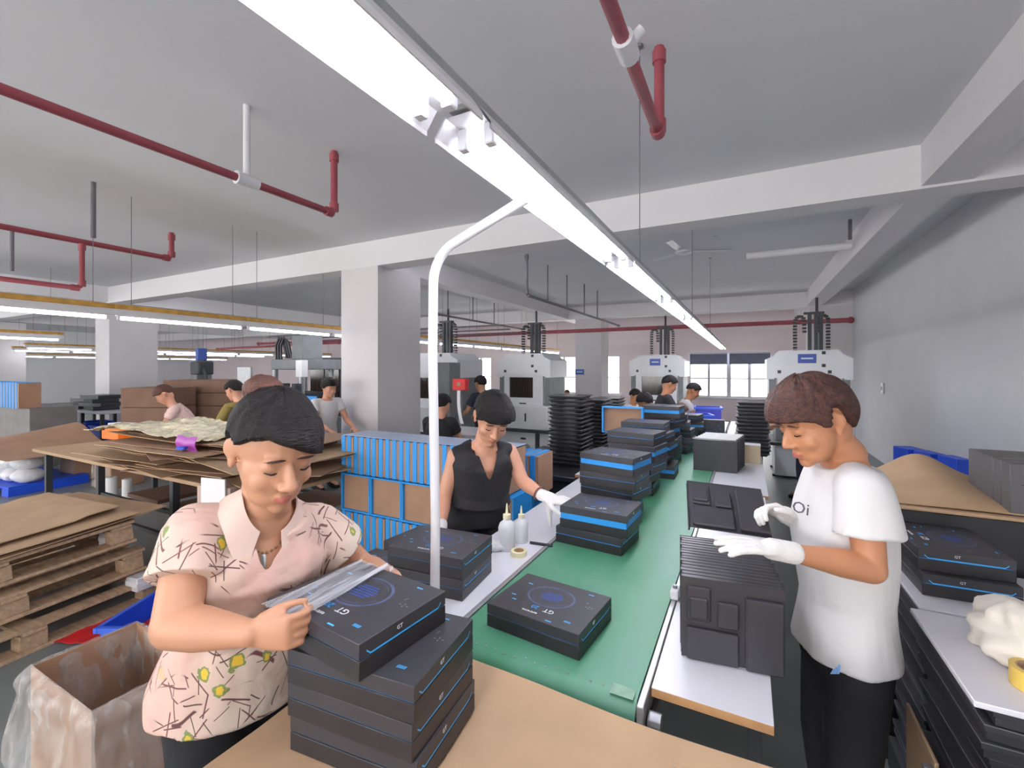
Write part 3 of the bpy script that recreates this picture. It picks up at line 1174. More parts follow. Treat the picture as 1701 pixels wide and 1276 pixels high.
def nest_tray(loc, rz, label, group, w=.28, d=.3, h=.026):
    key = (w, d, h)
    if key not in NS:
        t = thing('nested_tray', label, 'tray', loc, rz, group)
        MB().box(-w / 2, w / 2, -d / 2, d / 2, h - .007, h, .002).build('tray_rim', m_tray, t)
        b = MB()
        b.rings([((0, 0, z), (w * q, 0, 0), (0, d * q, 0)) for z, q in ((0, .60), (h - .007, .66))], 4)
        b.M = None
        c, s_ = math.cos(math.pi / 4), math.sin(math.pi / 4)
        b.v = [(x * c - y * s_ * (w / d) , (x * s_ * (d / w) + y * c), z) for x, y, z in b.v]
        b.build('tray_well', m_tray, t)
        NS[key] = t
        return t
    return dup(NS[key], loc, rz, label, group)


def nest_stack(x, y, z, n, note, step=.031, w=.28, d=.3, rz=0.0, j=.008):
    for k in range(n):
        nest_tray((x + random.uniform(-j, j), y + random.uniform(-j, j), z + k * step), rz + random.uniform(-.05, .05), 'black nested tray, %s in the stack %s' % ('topmost' if k == n - 1 else (ORD[k] + (' from bottom' if k else '') if k < 20 else 'number %d' % (k + 1)), note), 'nested trays ' + note, w, d)


random.seed(9)
p = cv((1250 - 850.5) * 4.25 / F, 4.25, 0)
nest_stack(p.x, p.y, ZB1, 15, 'on the far shelf', .033)
# left bench with black stacks behind the woman in black
t = thing('workbench', 'black workbench with tray stacks behind the woman in black', 'table', (-1.64, 3.62, 0))
MB().box(-.42, .42, -.18, 1.1, .66, .70, .004).build('bench_top', m_black, t)
MB().box(-.40, .40, -.14, 1.05, .0, .66).build('bench_skirt', m_vest, t)
for px, zc, n, note in ((948, 4.2, 17, 'leftmost on the black bench'), (985, 4.75, 15, 'in the middle behind the belt piles'), (1012, 5.6, 14, 'beyond the bench by the column')):
    p = cv((px - 850.5) * zc / F, zc, 0)
    nest_stack(p.x, p.y, .705, n, note, .0375, .33, .32)
t = thing('workbench', 'farther black bench below the window column', 'table', (-1.7, 5.4, 0))
MB().box(-.4, .36, -.35, .32, .66, .70, .004).build('bench_top', m_black, t)
MB().box(-.38, .34, -.33, .30, 0, .66).build('bench_skirt', m_vest, t)


# ------------------------------------------------------------------ white forming machines
def make_machine(label, loc):
    t = thing('forming_machine', label, 'machine', loc, 0, 'white forming machines')
    b = MB()
    b.poly([(-.52, 0), (-.52, .30), (-.40, .36), (-.36, .42), (.36, .42), (.40, .36), (.52, .30), (.52, 0), (.42, 0), (.42, .02), (-.42, .02), (-.42, 0)], 0, .8)
    b.v = [(x, z, 1.42 + y) for x, y, z in b.v]
    b.build('hood', m_mach, t)
    for x in (-.49, .40):
        MB().box(x, x + .09, .03, .75, .92, 1.44).build('side_column', m_grey, t)
    b = MB()
    b.box(-.38, -.28, 0, .06, .92, 1.46).box(.19, .38, 0, .06, .92, 1.46).box(-.28, .19, 0, .06, 1.42, 1.46).box(-.28, .19, 0, .06, .92, 1.06)
    b.build('front_panel', m_mach, t)
    MB().box(-.28, .19, .03, .05, 1.06, 1.42).build('view_window', m_glassd, t)
    MB().box(-.07, .06, -.012, 0, .95, .97).build('panel_handle', m_black, t)
    MB().box(-.40, .40, .1, .75, .5, .92).build('inner_body', m_grey, t)
    MB().box(-.28, .52, -.14, .1, .52, .93, .012).build('front_cabinet', m_mach, t)
    MB().box(.10, .125, -.15, -.14, .66, .80).build('cabinet_handle', m_black, t)
    MB().box(-.48, .56, -.16, .78, .47, .515, .004).build('base_table', m_dark, t)
    MB().box(-.42, .28, -.1, .74, 0.03, .47, .006).build('base_cabinet', m_mach, t)
    MB().box(.28, .36, -.1, .74, 0.03, .47).build('base_post', m_dark, t)
    MB().box(.36, .53, -.1, .74, 0.03, .47, .006).build('base_cabinet', m_mach, t)
    MB().box(.0, .1, -.106, -.1, .34, .37).build('vent_slot', m_black, t)
    b = MB()
    for r in (.09, .065, .04):
        b.rings([((.1 + 0, -.106, .18), (r, 0, 0), (0, 0, r)), ((.1, -.112, .18), (r, 0, 0), (0, 0, r)), ((.1, -.112, .18), (r - .008, 0, 0), (0, 0, r - .008)), ((.1, -.106, .18), (r - .008, 0, 0), (0, 0, r - .008))], 20, closed=True)
    b.build('fan_grille', m_grey, t)
    for x in (-.42, .45):
        for y in (0, .65):
            MB().cyl((x, y, 0), (x, y, .03), .03).build('foot', m_black, t)
    for x, z in ((.18, 1.80), (.18, 1.62), (.25, 1.53), (-.36, 1.53)):
        MB().box(x - .022, x + .022, -.008, .0, z - .022, z + .022).build('bolt_cover', m_black, t)
    b = MB()
    for x in (0.02, .1, .16):
        b.box(x, x + .045, .25, .32, 1.80, 2.40)
    b.box(-.03, .22, .24, .33, 2.38, 2.41)
    b.build('lift_rail', m_dark, t)
    MB().cyl((.13, .28, 2.4), (.13, .28, 2.62), .018).build('cable', m_black, t)
    for sx, x in ((-1, -.14), (1, .27)):
        pts = [(x, .3, 1.82), (x, .3, 2.28)] + [(x - sx * .06 * (1 - math.cos(a)), .3, 2.28 + .08 * math.sin(a)) for a in (.6, 1.2, 1.57, 2.2, 2.8)] + [(x - sx * .12, .3, 2.1)]
        b = MB()
        for p_, q_ in zip(pts, pts[1:]):
            p_, q_ = V(p_), V(q_)
            m_ = max(1, int((q_ - p_).length / .045))
            for i in range(m_):
                c = p_.lerp(q_, (i + .5) / m_)
                b.box(c.x - .026, c.x + .026, c.y - .03, c.y + .03, c.z - .015, c.z + .015, .003)
        b.build('cable_chain', m_black, t)
    return t


def name_plate(t, x, z, w=.2, h=.13, y=-.004):
    p_ = MB().box(x - w / 2, x + w / 2, y - .006, y, z - h / 2, z + h / 2, .002).build('name_plate', m_plate, t)
    MB().box(x - w * .32, x + w * .34, y - .0072, y - .006, z - h * .07, z + h * .1).build('plate_lettering', m_whitep, p_)


ms = []
for px, zc, lab in ((869, 8.0, 'white forming machine with dark window behind the woman in black'), (1090, 8.75, 'white forming machine behind the workers, left of the windows'), (1343, 6.45, 'white forming machine by the right wall behind the man in the white tee'), (718, 7.7, 'white forming machine mostly hidden by the big column')):
    p = cv((px - 850.5) * zc / F, zc, 0)
    ms.append(make_machine(lab, p) if not ms else dup(ms[0], p, 0, lab))
name_plate(ms[1], -.02, 1.70)
name_plate(ms[2], -.02, 1.72, .22, .13)
t = thing('column_plate', 'small blue sign on the back column', 'sign', (-4.12, 11.995, 1.46))
name_plate(t, 0, .02, .26, .15, 0)
t = thing('red_control_box', 'red control box between the white machines left of the woman in black', 'box', cv((762 - 850.5) * 6.4 / F, 6.4, 0))
MB().box(-.11, .11, 0, .1, 1.27, 1.43, .006).build('red_case', m_redc, t)
MB().box(-.03, .03, -.004, 0, 1.33, 1.38).build('sticker', m_kraft, t)
MB().cyl((0, .05, 0), (0, .05, 1.27), .03).build('stand', m_grey, t)
MB().cyl((0, .05, 0), (0, .05, .03), .16).build('foot_plate', m_dark, t)
for i, (x, z) in enumerate(((.03, 1.24),)):
    b = MB()
    b.sheet(lambda u, v: (-.03 + .05 * v + u * .12, -.04 - .1 * math.sin(u * 2), 1.27 - u * .45), 10, 2, .004)
    tag(b.build('paper_strip', m_paper, None, loc=cv((765 - 850.5) * 6.35 / F, 6.35, 0)), 'white curling strip hanging below the red control box', 'strip')
t = thing('grey_cabinet', 'grey control cabinet behind the seated worker in black', 'cabinet', cv((731 - 850.5) * 6.9 / F, 6.9, 0))
MB().box(-.17, .17, 0, .3, 0, 1.67, .006).build('cabinet_body', m_grey, t)
MB().box(-.15, .15, -.012, 0, .1, 1.6, .004).build('cabinet_door', m_grey, t)
MB().box(.1, .12, -.03, -.012, .8, .95).build('door_handle', m_black, t)

# grey press with hoses, far left of the big column
p = cv((470 - 850.5) * 7.0 / F, 7.0, 0)
t = thing('hydraulic_press', 'grey hydraulic press with hoses on top behind the woman in the floral blouse', 'machine', p, -.1)
MB().box(-.5, .5, 0, .7, 0, .8, .01).build('press_base', m_grey, t)
for x in (-.36, .36):
    for y in (.08, .6):
        MB().cyl((x, y, .8), (x, y, 1.62), .045).build('guide_post', m_steel, t)
MB().box(-.34, .5, .0, .68, 1.56, 1.72, .012).build('crosshead', m_grey, t)
MB().box(-.02, .28, .15, .5, 1.72, 2.1, .01).build('press_cylinder', m_grey, t)
MB().box(-.3, .3, .1, .6, 1.12, 1.2, .006).build('platen', m_dark, t)
for k in range(6):
    MB().box(-.42 + k * .15, -.33 + k * .15, -.06, .05, .95 + .06 * (k % 3), 1.3 + .05 * (k % 2), .006).build('press_unit', m_dark if k % 2 else m_steel, t)
for k in range(3):
    x = -.22 + k * .07
    MB().tube([(x - .14, .1, 1.7), (x - .15, .1, 1.95), (x - .1, .12, 2.07), (x - .03, .15, 2.0), (x + .02, .18, 1.74)], .02, 8).build('hose', m_black, t)
MB().box(.42, .58, -.05, .05, 1.45, 1.7, .006).build('control_screen', m_mach, t)
MB().box(.44, .56, -.056, -.05, 1.55, 1.67).build('screen_glass', m_paper, t)
t = thing('press_guard', 'light grey panel beside the grey press', 'panel', cv((405 - 850.5) * 6.6 / F, 6.6, 0))
MB().box(-.16, .16, 0, .03, .5, 1.6, .004).build('guard_sheet', m_steel, t)
MB().box(-.02, .02, .0, .03, 0, .5).build('guard_post', m_dark, t)
p = cv((540 - 850.5) * 8.6 / F, 8.6, 0)
t = thing('dark_cabinet', 'dark double door cabinet behind the woman in the white tee', 'cabinet', p)
MB().box(-.42, .42, 0, .5, 0, 1.78, .01).build('cabinet_body', m_dark, t)
for k in (-1, 1):
    d = MB().box(min(0, k * .39) + .01 * (k > 0), max(0, k * .39) - .01 * (k < 0), -.02, 0, .9, 1.7, .006).build('cabinet_door', m_glassd, t)
    MB().box(k * .05 - .01, k * .05 + .01, -.035, -.02, 1.2, 1.35).build('door_handle', m_steel, d)
MB().box(-.4, -.1, -.03, 0, .72, .86, .004).build('red_label_box', m_redc, t)
p = cv((507 - 850.5) * 6.2 / F, 6.2, 0)
t = thing('blue_sheet_screen', 'bright blue plastic sheet hung behind the floral blouse woman', 'sheet', p)
MB().box(-.22, .22, 0, .02, .5, 1.2, .004).build('blue_cloth', mat('bright blue sheet', (46, 150, 232), .5), t)
MB().box(-.22, -.2, 0, .03, 0, .5).build('leg', m_dark, t)
MB().box(.2, .22, 0, .03, 0, .5).build('leg', m_dark, t)

# ------------------------------------------------------------------ left: cardboard table and pallets
t = thing('steel_table', 'long steel framed table heaped with flattened cardboard', 'table', (-4.9, 2.35, 0))
MB().box(-1.65, 2.1, -.5, .6, .72, .75, .004).build('tabletop', m_kraft, t)
for x in (-1.5, -.35, .9, 2.0):
    for y in (-.42, .52):
        MB().box(x - .025, x + .025, y - .025, y + .025, .06, .72).build('leg', m_dark, t)
        MB().cyl((x - .015, y, .035), (x + .015, y, .035), .035).build('caster', m_rubber, t)
for z in (.22, .42):
    MB().box(-.35, 2.0, -.43, -.40, z, z + .03).build('rail', m_dark, t)
    MB().box(-.35, 2.0, .50, .53, z, z + .03).build('rail', m_dark, t)
for i, x in enumerate((.1, .8, 1.45)):
    MB().box(x, x + .5, -.4, .45, .46, .49).build('shelf_board', m_kraft3, t)
random.seed(4)
z = .752
for k in range(30):
    w, d = random.uniform(.8, 1.35), random.uniform(.6, 1.0)
    x, y = random.uniform(-4.65, -3.2), 2.35 + random.uniform(-.2, .12)
    th = random.uniform(.008, .015)
    m = random.choice([m_kraft, m_kraft, m_kraft2, m_kraft2, m_kraft3, m_paper if k % 5 == 0 else m_kraft])
    b = MB()
    ph, am = random.uniform(0, 6), random.uniform(.004, .016)
    b.sheet(lambda u, v: ((u - .5) * w, (v - .5) * d, th + am * (1 + math.sin(u * 5 + ph) * math.cos(v * 3 + ph)) * abs(u - .5) * 2), 10, 6, .005)
    o = b.build('flattened_carton', m, None, loc=(x, y, z), rot=(0, 0, random.uniform(-.35, .35)))
    tag(o, '%s sheet in the cardboard heap on the steel table, %s from its %s' % ('grey brown' if m in (m_kraft2, m_kraft3) else 'white' if m is m_paper else 'tan', NTH[k] if k < 15 else NTH[29 - k], 'bottom' if k < 15 else 'top'), 'cardboard', 'flattened cardboard heap')
    z += th * .80
ztop = z
b = MB()
b.sheet(lambda u, v: ((u - .5) * 1.55, (v - .5) * .75, .03 + .05 * math.exp(-((u - .3) / .2) ** 2) + .035 * noise.noise((u * 7, v * 5, 2)) + .012 * noise.noise((u * 30, v * 25, 1))), 60, 30, .002)
tag(b.build('foil_film', m_foil, None, loc=(-4.35, 2.2, ztop + .0), rot=(0, 0, .1)), 'crumpled gold clear foil film on the cardboard heap', 'film')
b = MB()
b.sheet(lambda u, v: ((u - .5) * .26, -.02 * math.sin(v * 3), -.07 + v * .11 + .006 * math.sin(u * 9)), 8, 8, .003)
tag(b.build('purple_sheet', mat('purple foil', (168, 70, 170), .4), None, loc=W(312, 734, 3.35)), 'small purple foil sheet drooping from the cardboard heap', 'sheet')
b = MB().box(-.03, .03, -.022, .022, 0, .022, .004)
tag(b.build('blue_wrap', m_bluep, None, loc=W(302, 747, 3.28), rot=(0, 0, .5)), 'small bright blue wrapper poking out of the cardboard heap', 'wrapper')
p = at(199, 728, .752)
t = thing('orange_box', 'orange open box on the left end of the steel table', 'box', (p.x, p.y, .752), .1)
MB().box(-.16, .16, -.1, .1, 0, .10, .004).build('box_body', m_orange, t)
MB().box(-.14, .14, -.08, .08, .10, .115, .003).build('box_flap', mat('pale orange card', (248, 150, 70), .6), t)
p = at(203, 713, .84)
t = thing('white_box', 'white box right behind the orange box', 'box', (p.x, p.y, .752), .2)
MB().box(-.15, .15, -.06, .06, 0, .155, .004).build('box_body', m_paper, t)
MB().box(-.15, .15, -.062, .062, .155, .165, .002).build('box_lid', m_white, t)
for i, (px, py, r, hh) in enumerate(((185, 848, .052, .37), (211, 850, .045, .36))):
    p = at(px, py, 0)
    t = thing('foam_roll', 'white rolled foam sheet standing on the floor, %s one by the table leg' % ('left thicker', 'right thinner')[i], 'roll', (p.x, p.y, 0), group='foam rolls')
    b = MB().cyl((0, 0, 0), (0, 0, hh), r, n=24)
    b.build('roll_body', m_paper, t)
    MB().cyl((0, 0, hh), (0, 0, hh + .004), r * .35).build('roll_core', m_greyp, t)
p = W(372, 830, 3.05)
t = thing('white_carton', 'pale carton with a white sheet standing behind the floral blouse woman', 'carton', (p.x, p.y, 0), .2)
MB().box(-.14, .14, -.08, .08, 0, .80, .004).build('carton_body', mat('pinkish carton', (196, 170, 158), .8), t)
MB().box(-.08, .12, -.10, -.09, .5, .86).build('white_sheet', m_paper, t)


# wooden pallets with cardboard, bottom left
def wood_pallet(label, loc, rot, LX=1.15, LY=1.25, top=True):
    t = thing('wooden_pallet', label, 'pallet', loc, rot=rot, group='wooden pallets')
    for k in range(3):
        x = [-LX / 2 + .06, 0, LX / 2 - .06][k]
        MB().box(x - .06, x + .06, -LY / 2, LY / 2, 0, .02, .002).build('bottom_board', m_wood, t)
        for y in (-LY / 2 + .07, 0, LY / 2 - .07):
            MB().box(x - .045, x + .045, y - .06, y + .06, .02, .105, .003).build('block', m_wood, t)
    if top:
        for k in range(3):
            y = [-LY / 2 + .07, 0, LY / 2 - .07][k]
            MB().box(-LX / 2, LX / 2, y - .05, y + .05, .105, .125, .002).build('stringer_board', m_wood, t)
        for k in range(6):
            x = -LX / 2 + .055 + k * (LX - .11) / 5
            MB().box(x - .05, x + .05, -LY / 2, LY / 2, .125, .145, .002).build('deck_board', m_wood, t)
    return t


px_, py_ = -4.16, .93
wood_pallet('wooden pallet on the floor at the bottom of the left stack', (px_, py_, 0), (0, 0, .12), 1.3, 1.35)
wood_pallet('tilted wooden pallet in the middle of the left stack', (px_ - .0, py_, .18), (math.radians(3), math.radians(-1), .04))
wood_pallet('tilted wooden pallet on top of the left stack, under cardboard', (px_ - .03, py_ - .02, .362), (math.radians(4.5), math.radians(-2), -.03))
for k, (w, d, dx_, dy_, rz_) in enumerate(((1.2, 1.3, .02, .08, .05), (1.25, 1.2, 0, .0, -.05), (1.05, 1.1, -.05, -.02, .03))):
    b = MB()
    b.sheet(lambda u, v: ((u - .5) * w, (v - .5) * d, .012 * math.sin(u * 4 + k) * math.sin(v * 3) + (.012 if k == 2 else .0) * (v > .8)), 14, 14, .006)
    tag(b.build('cardboard_sheet', m_kraft, None, loc=(px_ + dx_ - .03, py_ + dy_, .552 + k * .018), rot=(math.radians(4.2), math.radians(-2), rz_)), 'tan cardboard sheet on the left wooden pallets, %s of three' % ('lowest', 'middle', 'topmost with a fold')[k], 'cardboard', 'sheets on the pallets')
for k, (px, py, z) in enumerate(((190, 892, .44), (235, 965, .16))):
    p = at(px, py, z)
    t = thing('taped_block', 'pallet corner block wrapped in pale tape, %s' % ('upper one under the sheets', 'lower one at the stack end')[k], 'block', (p.x, p.y, z - .045), .1)
    MB().box(-.06, .06, -.06, .06, 0, .09, .006).build('block_body', m_bag, t)
    MB().box(-.062, .062, -.062, .062, .03, .06, .002).build('tape_band', m_paper, t)
p = at(150, 1050, .0)
b = MB()
b.sheet(lambda u, v: ((u - .5) * .5 * (1 - .5 * v), (v - .5) * .36, .006 + .02 * abs(noise.noise((u * 4, v * 4, 0)))), 12, 10, .004)
tag(b.build('red_sheet', m_redc, None, loc=(p.x + .1, p.y + .1, .002), rot=(0, 0, .4)), 'bright red plastic sheet on the floor between pallets and blue crate', 'sheet')


def crate(label, loc, rz, L=.5, w=.36, h=.2, group=None, m=None):
    t = thing('plastic_crate', label, 'crate', loc, rz, group)
    m = m or m_bluep
    b = MB()
    e = .008
    b.box(-L / 2, L / 2, -w / 2, w / 2, 0, e)
    b.box(-L / 2, L / 2, -w / 2, -w / 2 + e, e, h).box(-L / 2, L / 2, w / 2 - e, w / 2, e, h)
    b.box(-L / 2, -L / 2 + e, -w / 2 + e, w / 2 - e, e, h).box(L / 2 - e, L / 2, -w / 2 + e, w / 2 - e, e, h)
    b.build('crate_body', m, t)
    b = MB()
    q = .022
    b.box(-L / 2 - q, L / 2 + q, -w / 2 - q, -w / 2, h - .03, h, .002).box(-L / 2 - q, L / 2 + q, w / 2, w / 2 + q, h - .03, h, .002)
    b.box(-L / 2 - q, -L / 2, -w / 2, w / 2, h - .03, h, .002).box(L / 2, L / 2 + q, -w / 2, w / 2, h - .03, h, .002)
    b.build('crate_rim', mat('pale blue crate rim', (70, 110, 226), .4), t)
    return t


p = at(152, 1046, .15)
q = cv(.02, 1, 0).normalized()
p = p + q * .34 + V((q.y, -q.x, 0)) * .2
crate('blue plastic crate on the floor beside the film lined carton', (p.x, p.y, 0), math.atan2(q.y, q.x), .62, .36, .15)

# carton lined with clear film
zr = .5
P4 = [at(170, 1165, zr), at(28, 1115, zr), at(245, 1026, zr), at(322, 1100, zr)]      # front, left, back, right
c0 = sum(P4, V()) / 4
ux = ((P4[0] - P4[1]) + (P4[3] - P4[2])).normalized()
LXc = ((P4[0] - P4[1]).length + (P4[3] - P4[2]).length) / 2
uy = ((P4[1] - P4[2]) * -1 + (P4[0] - P4[3]) * -1)
uy = (uy - ux * uy.dot(ux)).normalized()
LYc = ((P4[1] - P4[2]).length + (P4[0] - P4[3]).length) / 2
rzc = math.atan2(ux.y, ux.x)
t = thing('lined_carton', 'open brown carton lined with clear film at the bottom left', 'carton', (c0.x, c0.y, 0), rzc)
a, d = LXc / 2, LYc / 2
e = .006
MB().box(-a, a, -d, d, 0, .006).build('carton_bottom', m_kraft2, t)
for x0, x1, y0_, y1_ in ((-a, a, -d, -d + e), (-a, a, d - e, d), (-a, -a + e, -d + e, d - e), (a - e, a, -d + e, d - e)):
    MB().box(x0, x1, y0_, y1_, .006, zr - .004).build('carton_wall', m_kraft2, t)


def liner(u, v):
    s_ = u * 4
    k = int(s_) % 4
    f = s_ - int(s_)
    cs = [(-a, -d), (a, -d), (a, d), (-a, d)]
    x = cs[k][0] * (1 - f) + cs[(k + 1) % 4][0] * f
    y = cs[k][1] * (1 - f) + cs[(k + 1) % 4][1] * f
    nx, ny = [(0, -1), (1, 0), (0, 1), (-1, 0)][k]
    w = v * 2 - 1                    # -1 inside, +1 outside
    o = (.014 * (1 if w > 0 else -1)) * min(1, abs(w) * 8)
    z = zr + .004 - (abs(w) ** 1.1) * (.30 if w > 0 else .42)
    nn = noise.noise((x * 9, y * 9, z * 6 + 3 * (w > 0)))
    n2 = noise.noise((x * 24, y * 24, z * 14 + 5))
    n3 = abs(noise.noise((x * 16 + z * 5, y * 16, z * 5)))
    o += (.016 * nn + .006 * n2 + .02 * n3) * min(1, abs(w) * 5) + (.05 * w * w + .012 * math.sin(min(1, w * 3) * math.pi) if w > 0 else 0)
    L = math.hypot(x, y)
    return (x + nx * o + x / L * max(0, o) * .3, y + ny * o + y / L * max(0, o) * .3, z + .006 * n2)


b = MB()
b.sheet(liner, 120, 40)
b.build('film_liner', m_film2, t)

# far left: carton stack, kraft cover, bagged goods on a blue pallet
p = cv((48 - 850.5) * 6.1 / F, 6.1, 0)
t = thing('blue_pallet', 'blue plastic pallet under bagged goods at the far left', 'pallet', p, .1)
MB().box(-.75, .55, -.4, .4, .09, .12, .003).build('deck', m_bluep, t)
for x in (-.68, -.1, .47):
    MB().box(x - .08, x + .08, -.4, .4, 0, .09, .003).build('foot', m_bluep, t)
random.seed(8)
for k in range(5):
    for r in range(2):
        b = MB()
        b.ell((0, 0, .095), (.13, .16, .098), n=14, m=9)
        b.v = [(x + .02 * noise.noise((x * 12, y * 12, z * 12 + k)), y + .02 * noise.noise((x * 12 + 5, y * 12, z * 12 + k)), max(0, z)) for x, y, z in b.v]
        q = p + V((-.62 + k * .27, -.22 + .02 * k, .122 + r * .165))
        tag(b.build('film_bag', m_bag, None, loc=q), 'white film bag on the blue pallet, %s in the %s layer' % (NTH[k], ('lower', 'upper')[r]), 'bag', 'bags on the blue pallet')
q = p + V((-.1, .1, .46))
b = MB()
b.sheet(lambda u, v: ((u - .5) * 1.7, (v - .5) * 1.1, .30 * math.exp(-((u - .35) / .33) ** 2) * (.4 + .6 * v) + .01 * math.sin(u * 8)), 24, 10, .006)
tag(b.build('kraft_cover', m_kraft2, None, loc=q, rot=(0, 0, .05)), 'large brown kraft cover sagging over the bagged goods', 'cardboard')
p = cv((-5 - 850.5) * 7.4 / F, 7.4, 0)
t = thing('carton_pile_base', 'grey brown cartons below the blue striped trays at the far left', 'carton', p, .12)
MB().box(-.9, .95, 0, .6, 0, .95, .006).build('carton_body', mat('grey carton', (132, 128, 126), .8), t)
MB().box(.02, .06, -.004, 0, 0, .95).build('carton_seam', m_kraft3, t)
for k in range(14):
    q = p + V((-.85 + k * .125, .0, .952))
    o = dup(TR['e'], q, .02, 'upright blue and grey carton tray on the far left pile, %s' % NTH[k], 'trays on the far left pile')
    o.scale = (2, 1, 1.45)
# bench with black boxes at the far left
p = cv((128 - 850.5) * 8.6 / F, 8.6, 0)
t = thing('packing_bench', 'long pale bench with black boxes before the far left wall', 'table', p)
MB().box(-1.0, .9, 0, .7, .74, .78, .004).build('bench_top', m_lam, t)
for x in (-.9, .0, .82):
    MB().box(x - .03, x + .03, .05, .1, 0, .74).build('leg', m_dark, t)
    MB().box(x - .03, x + .03, .55, .6, 0, .74).build('leg', m_dark, t)
for k in range(4):
    gt_box((p.x + .18, p.y + .3, .781 + k * .0715 * 1.0), random.uniform(-.2, .2), 'black box on the far left bench, %s of its stack' % ORD[k], group='boxes on the far bench', detail=0).scale = (2.0, 1.6, 1)
for k in range(3):
    gt_box((p.x - .42, p.y + .3, .781 + k * .0715), random.uniform(-.2, .2), 'black box left on the far bench by the open carton, %s of its stack' % ORD[k], group='boxes on the far bench', detail=0).scale = (1.3, 1.4, 1)
for k, (dx_, h) in enumerate(((-.1, .34), (.45, .3))):
    crate('blue crate under the far left bench, %s' % ('left one', 'right one')[k], (p.x + dx_, p.y + .3, 0), 0, .4, .4, h + .2)
# brown carton stacks behind the pink shirt woman
m_cart = m_kraft3
for px0, px1, ztop_, zc, n, lab in ((200, 282, 1.27, 7.2, 4, 'behind the stooping woman in pink'), (318, 392, 1.38, 7.9, 6, 'right of the stooping woman in pink'), (270, 320, 1.36, 8.4, 5, 'farthest of the three brown stacks')):
    pa = cv((px0 - 850.5) * zc / F, zc, 0)
    pb = cv((px1 - 850.5) * zc / F, zc, 0)
    w = (pb - pa).length
    d = (pb - pa).normalized()
    hh = ztop_ / n
    for k in range(n):
        t = thing('brown_carton', 'large brown carton, %s in the stack %s' % ('topmost' if k == n - 1 else ORD[k], lab), 'carton', pa + V((0, 0, k * hh)), math.atan2(d.y, d.x), 'brown carton stack ' + lab)
        MB().box(0, w, 0, .6, .002, hh - .002, .008).build('carton_body', m_kraft2 if zc < 7.5 and False else m_cart, t)
        MB().box(.02, w - .02, -.002, 0, hh * .48, hh * .54).build('carton_seam', m_kraft3, t)
# dark tower machine over the brown stacks
p = cv((325 - 850.5) * 9.4 / F, 9.4, 0)
t = thing('feeder_tower', 'dark feeder tower rising behind the brown carton stacks', 'machine', p)
MB().box(-.2, .05, 0, .3, 0, 1.75, .01).build('tower_post', m_grey, t)
MB().box(-.02, .3, -.1, .2, 1.45, 1.72, .02).build('feeder_head', m_dark, t)
MB().tube([(.25, 0, 1.6), (.34, 0, 1.5), (.4, 0, 1.3)], .03, 8).build('feeder_chute', m_dark, t)
MB().box(-.06, .06, .02, .2, 1.75, 2.0, .01).build('tower_cap', m_plate, t)
# film wrapped cartons between
for k, (px, py) in enumerate(((112, 800), (170, 812))):
    p = at(px, py, 0)
    t = thing('wrapped_carton', 'brown carton in clear wrap behind the steel table, %s one' % ('left', 'right')[k], 'carton', (p.x, p.y, .0), .15)
    MB().box(-.17, .17, 0, .4, .0, .42, .008).build('carton_body', m_kraft2, t)
    b = MB()
    b.sheet(lambda u, v: ((u - .5) * .38, -.02 - .015 * noise.noise((u * 9, v * 9, k)), .02 + v * .42), 16, 10)
    b.build('clear_wrap', m_film2, t)

# ------------------------------------------------------------------ right: stacks of lids, white boards, boxes
LID = {}


def lid_stack(x0, y0, n, z0, note, step=.0385, w=.5, d=.43):
    for k in range(n):
        lab = 'thin black carton, %s in the stack %s' % ('topmost' if k == n - 1 else ORD[k] + (' from bottom' if k else '') if k < 20 else 'layer %d' % (k + 1), note)
        loc = (x0 + random.uniform(-.012, .012), y0 + random.uniform(-.012, .012), z0 + k * step)
        if 'l' not in LID:
            t = thing('flat_carton', lab, 'carton', loc, 0, 'thin black cartons ' + note)
            b = MB()
            b.box(0, w, 0, d, step * .55, step - .001, .0015)
            b.box(.006, w - .006, .006, d - .006, 0.0005, step * .55)
            b.build('lid_body', m_board, t)
            MB().box(-.0005, w + .0005, -.0003, d + .0003, step - .0034, step - .0012).build('edge_highlight', mat('grey edge highlight', (104, 110, 112), .5), t)  # pale grey strip paints the highlight along the upper edge
            b = MB()
            for (xa, za, xb, zb) in ((.10, .030, .13, .014), (.13, .014, .155, .024), (.22, .024, .24, .012), (.35, .03, .37, .014)):
                b.add([(xa, -.0006, za - .0016), (xb, -.0006, zb - .0016), (xb, -.0006, zb + .0016), (xa, -.0006, za + .0016)], [(0, 1, 2, 3)])
            b.build('line_print', m_bluel, t, smooth=False)
            LID['l'] = t
        else:
            dup(LID['l'], loc, random.uniform(-.03, .03), lab, 'thin black cartons ' + note)


random.seed(6)
lid_stack(.482, 1.40, 18, .12, 'under the nearest board at right')
lid_stack(.505, 1.86, 18, .12, 'under the board with two boxes')
for k, y in enumerate((1.40, 1.86)):
    t = thing('stack_pallet', 'dark pallet under the black lid stack, %s one' % ('near', 'far')[k], 'pallet', (.5, y, 0))
    MB().box(0, .52, 0, .43, .08, .118).build('deck', m_dark, t)
    for x in (.0, .22, .44):
        MB().box(x, x + .08, 0, .43, 0, .08).build('block', m_dark, t)
zb = .12 + 18 * .0385
tag(MB().box(.455, 1.5, 1.385, 1.835, zb + .002, zb + .016, .002).build('laminate_board', m_lam), 'white board with a cloth on it at the right edge', 'board')
tag(MB().box(.482, 1.55, 1.855, 2.28, zb + .002, zb + .014, .002).build('laminate_board', m_lam), 'white board holding the two black boxes at the right', 'board')
zb2 = zb + .015
tag(MB().box(.74, .752, 1.62, 1.70, zb + .0162, zb + .019, .001).build('grey_pen', m_darkpipe), 'thin grey pencil lying on the near white board', 'pen')
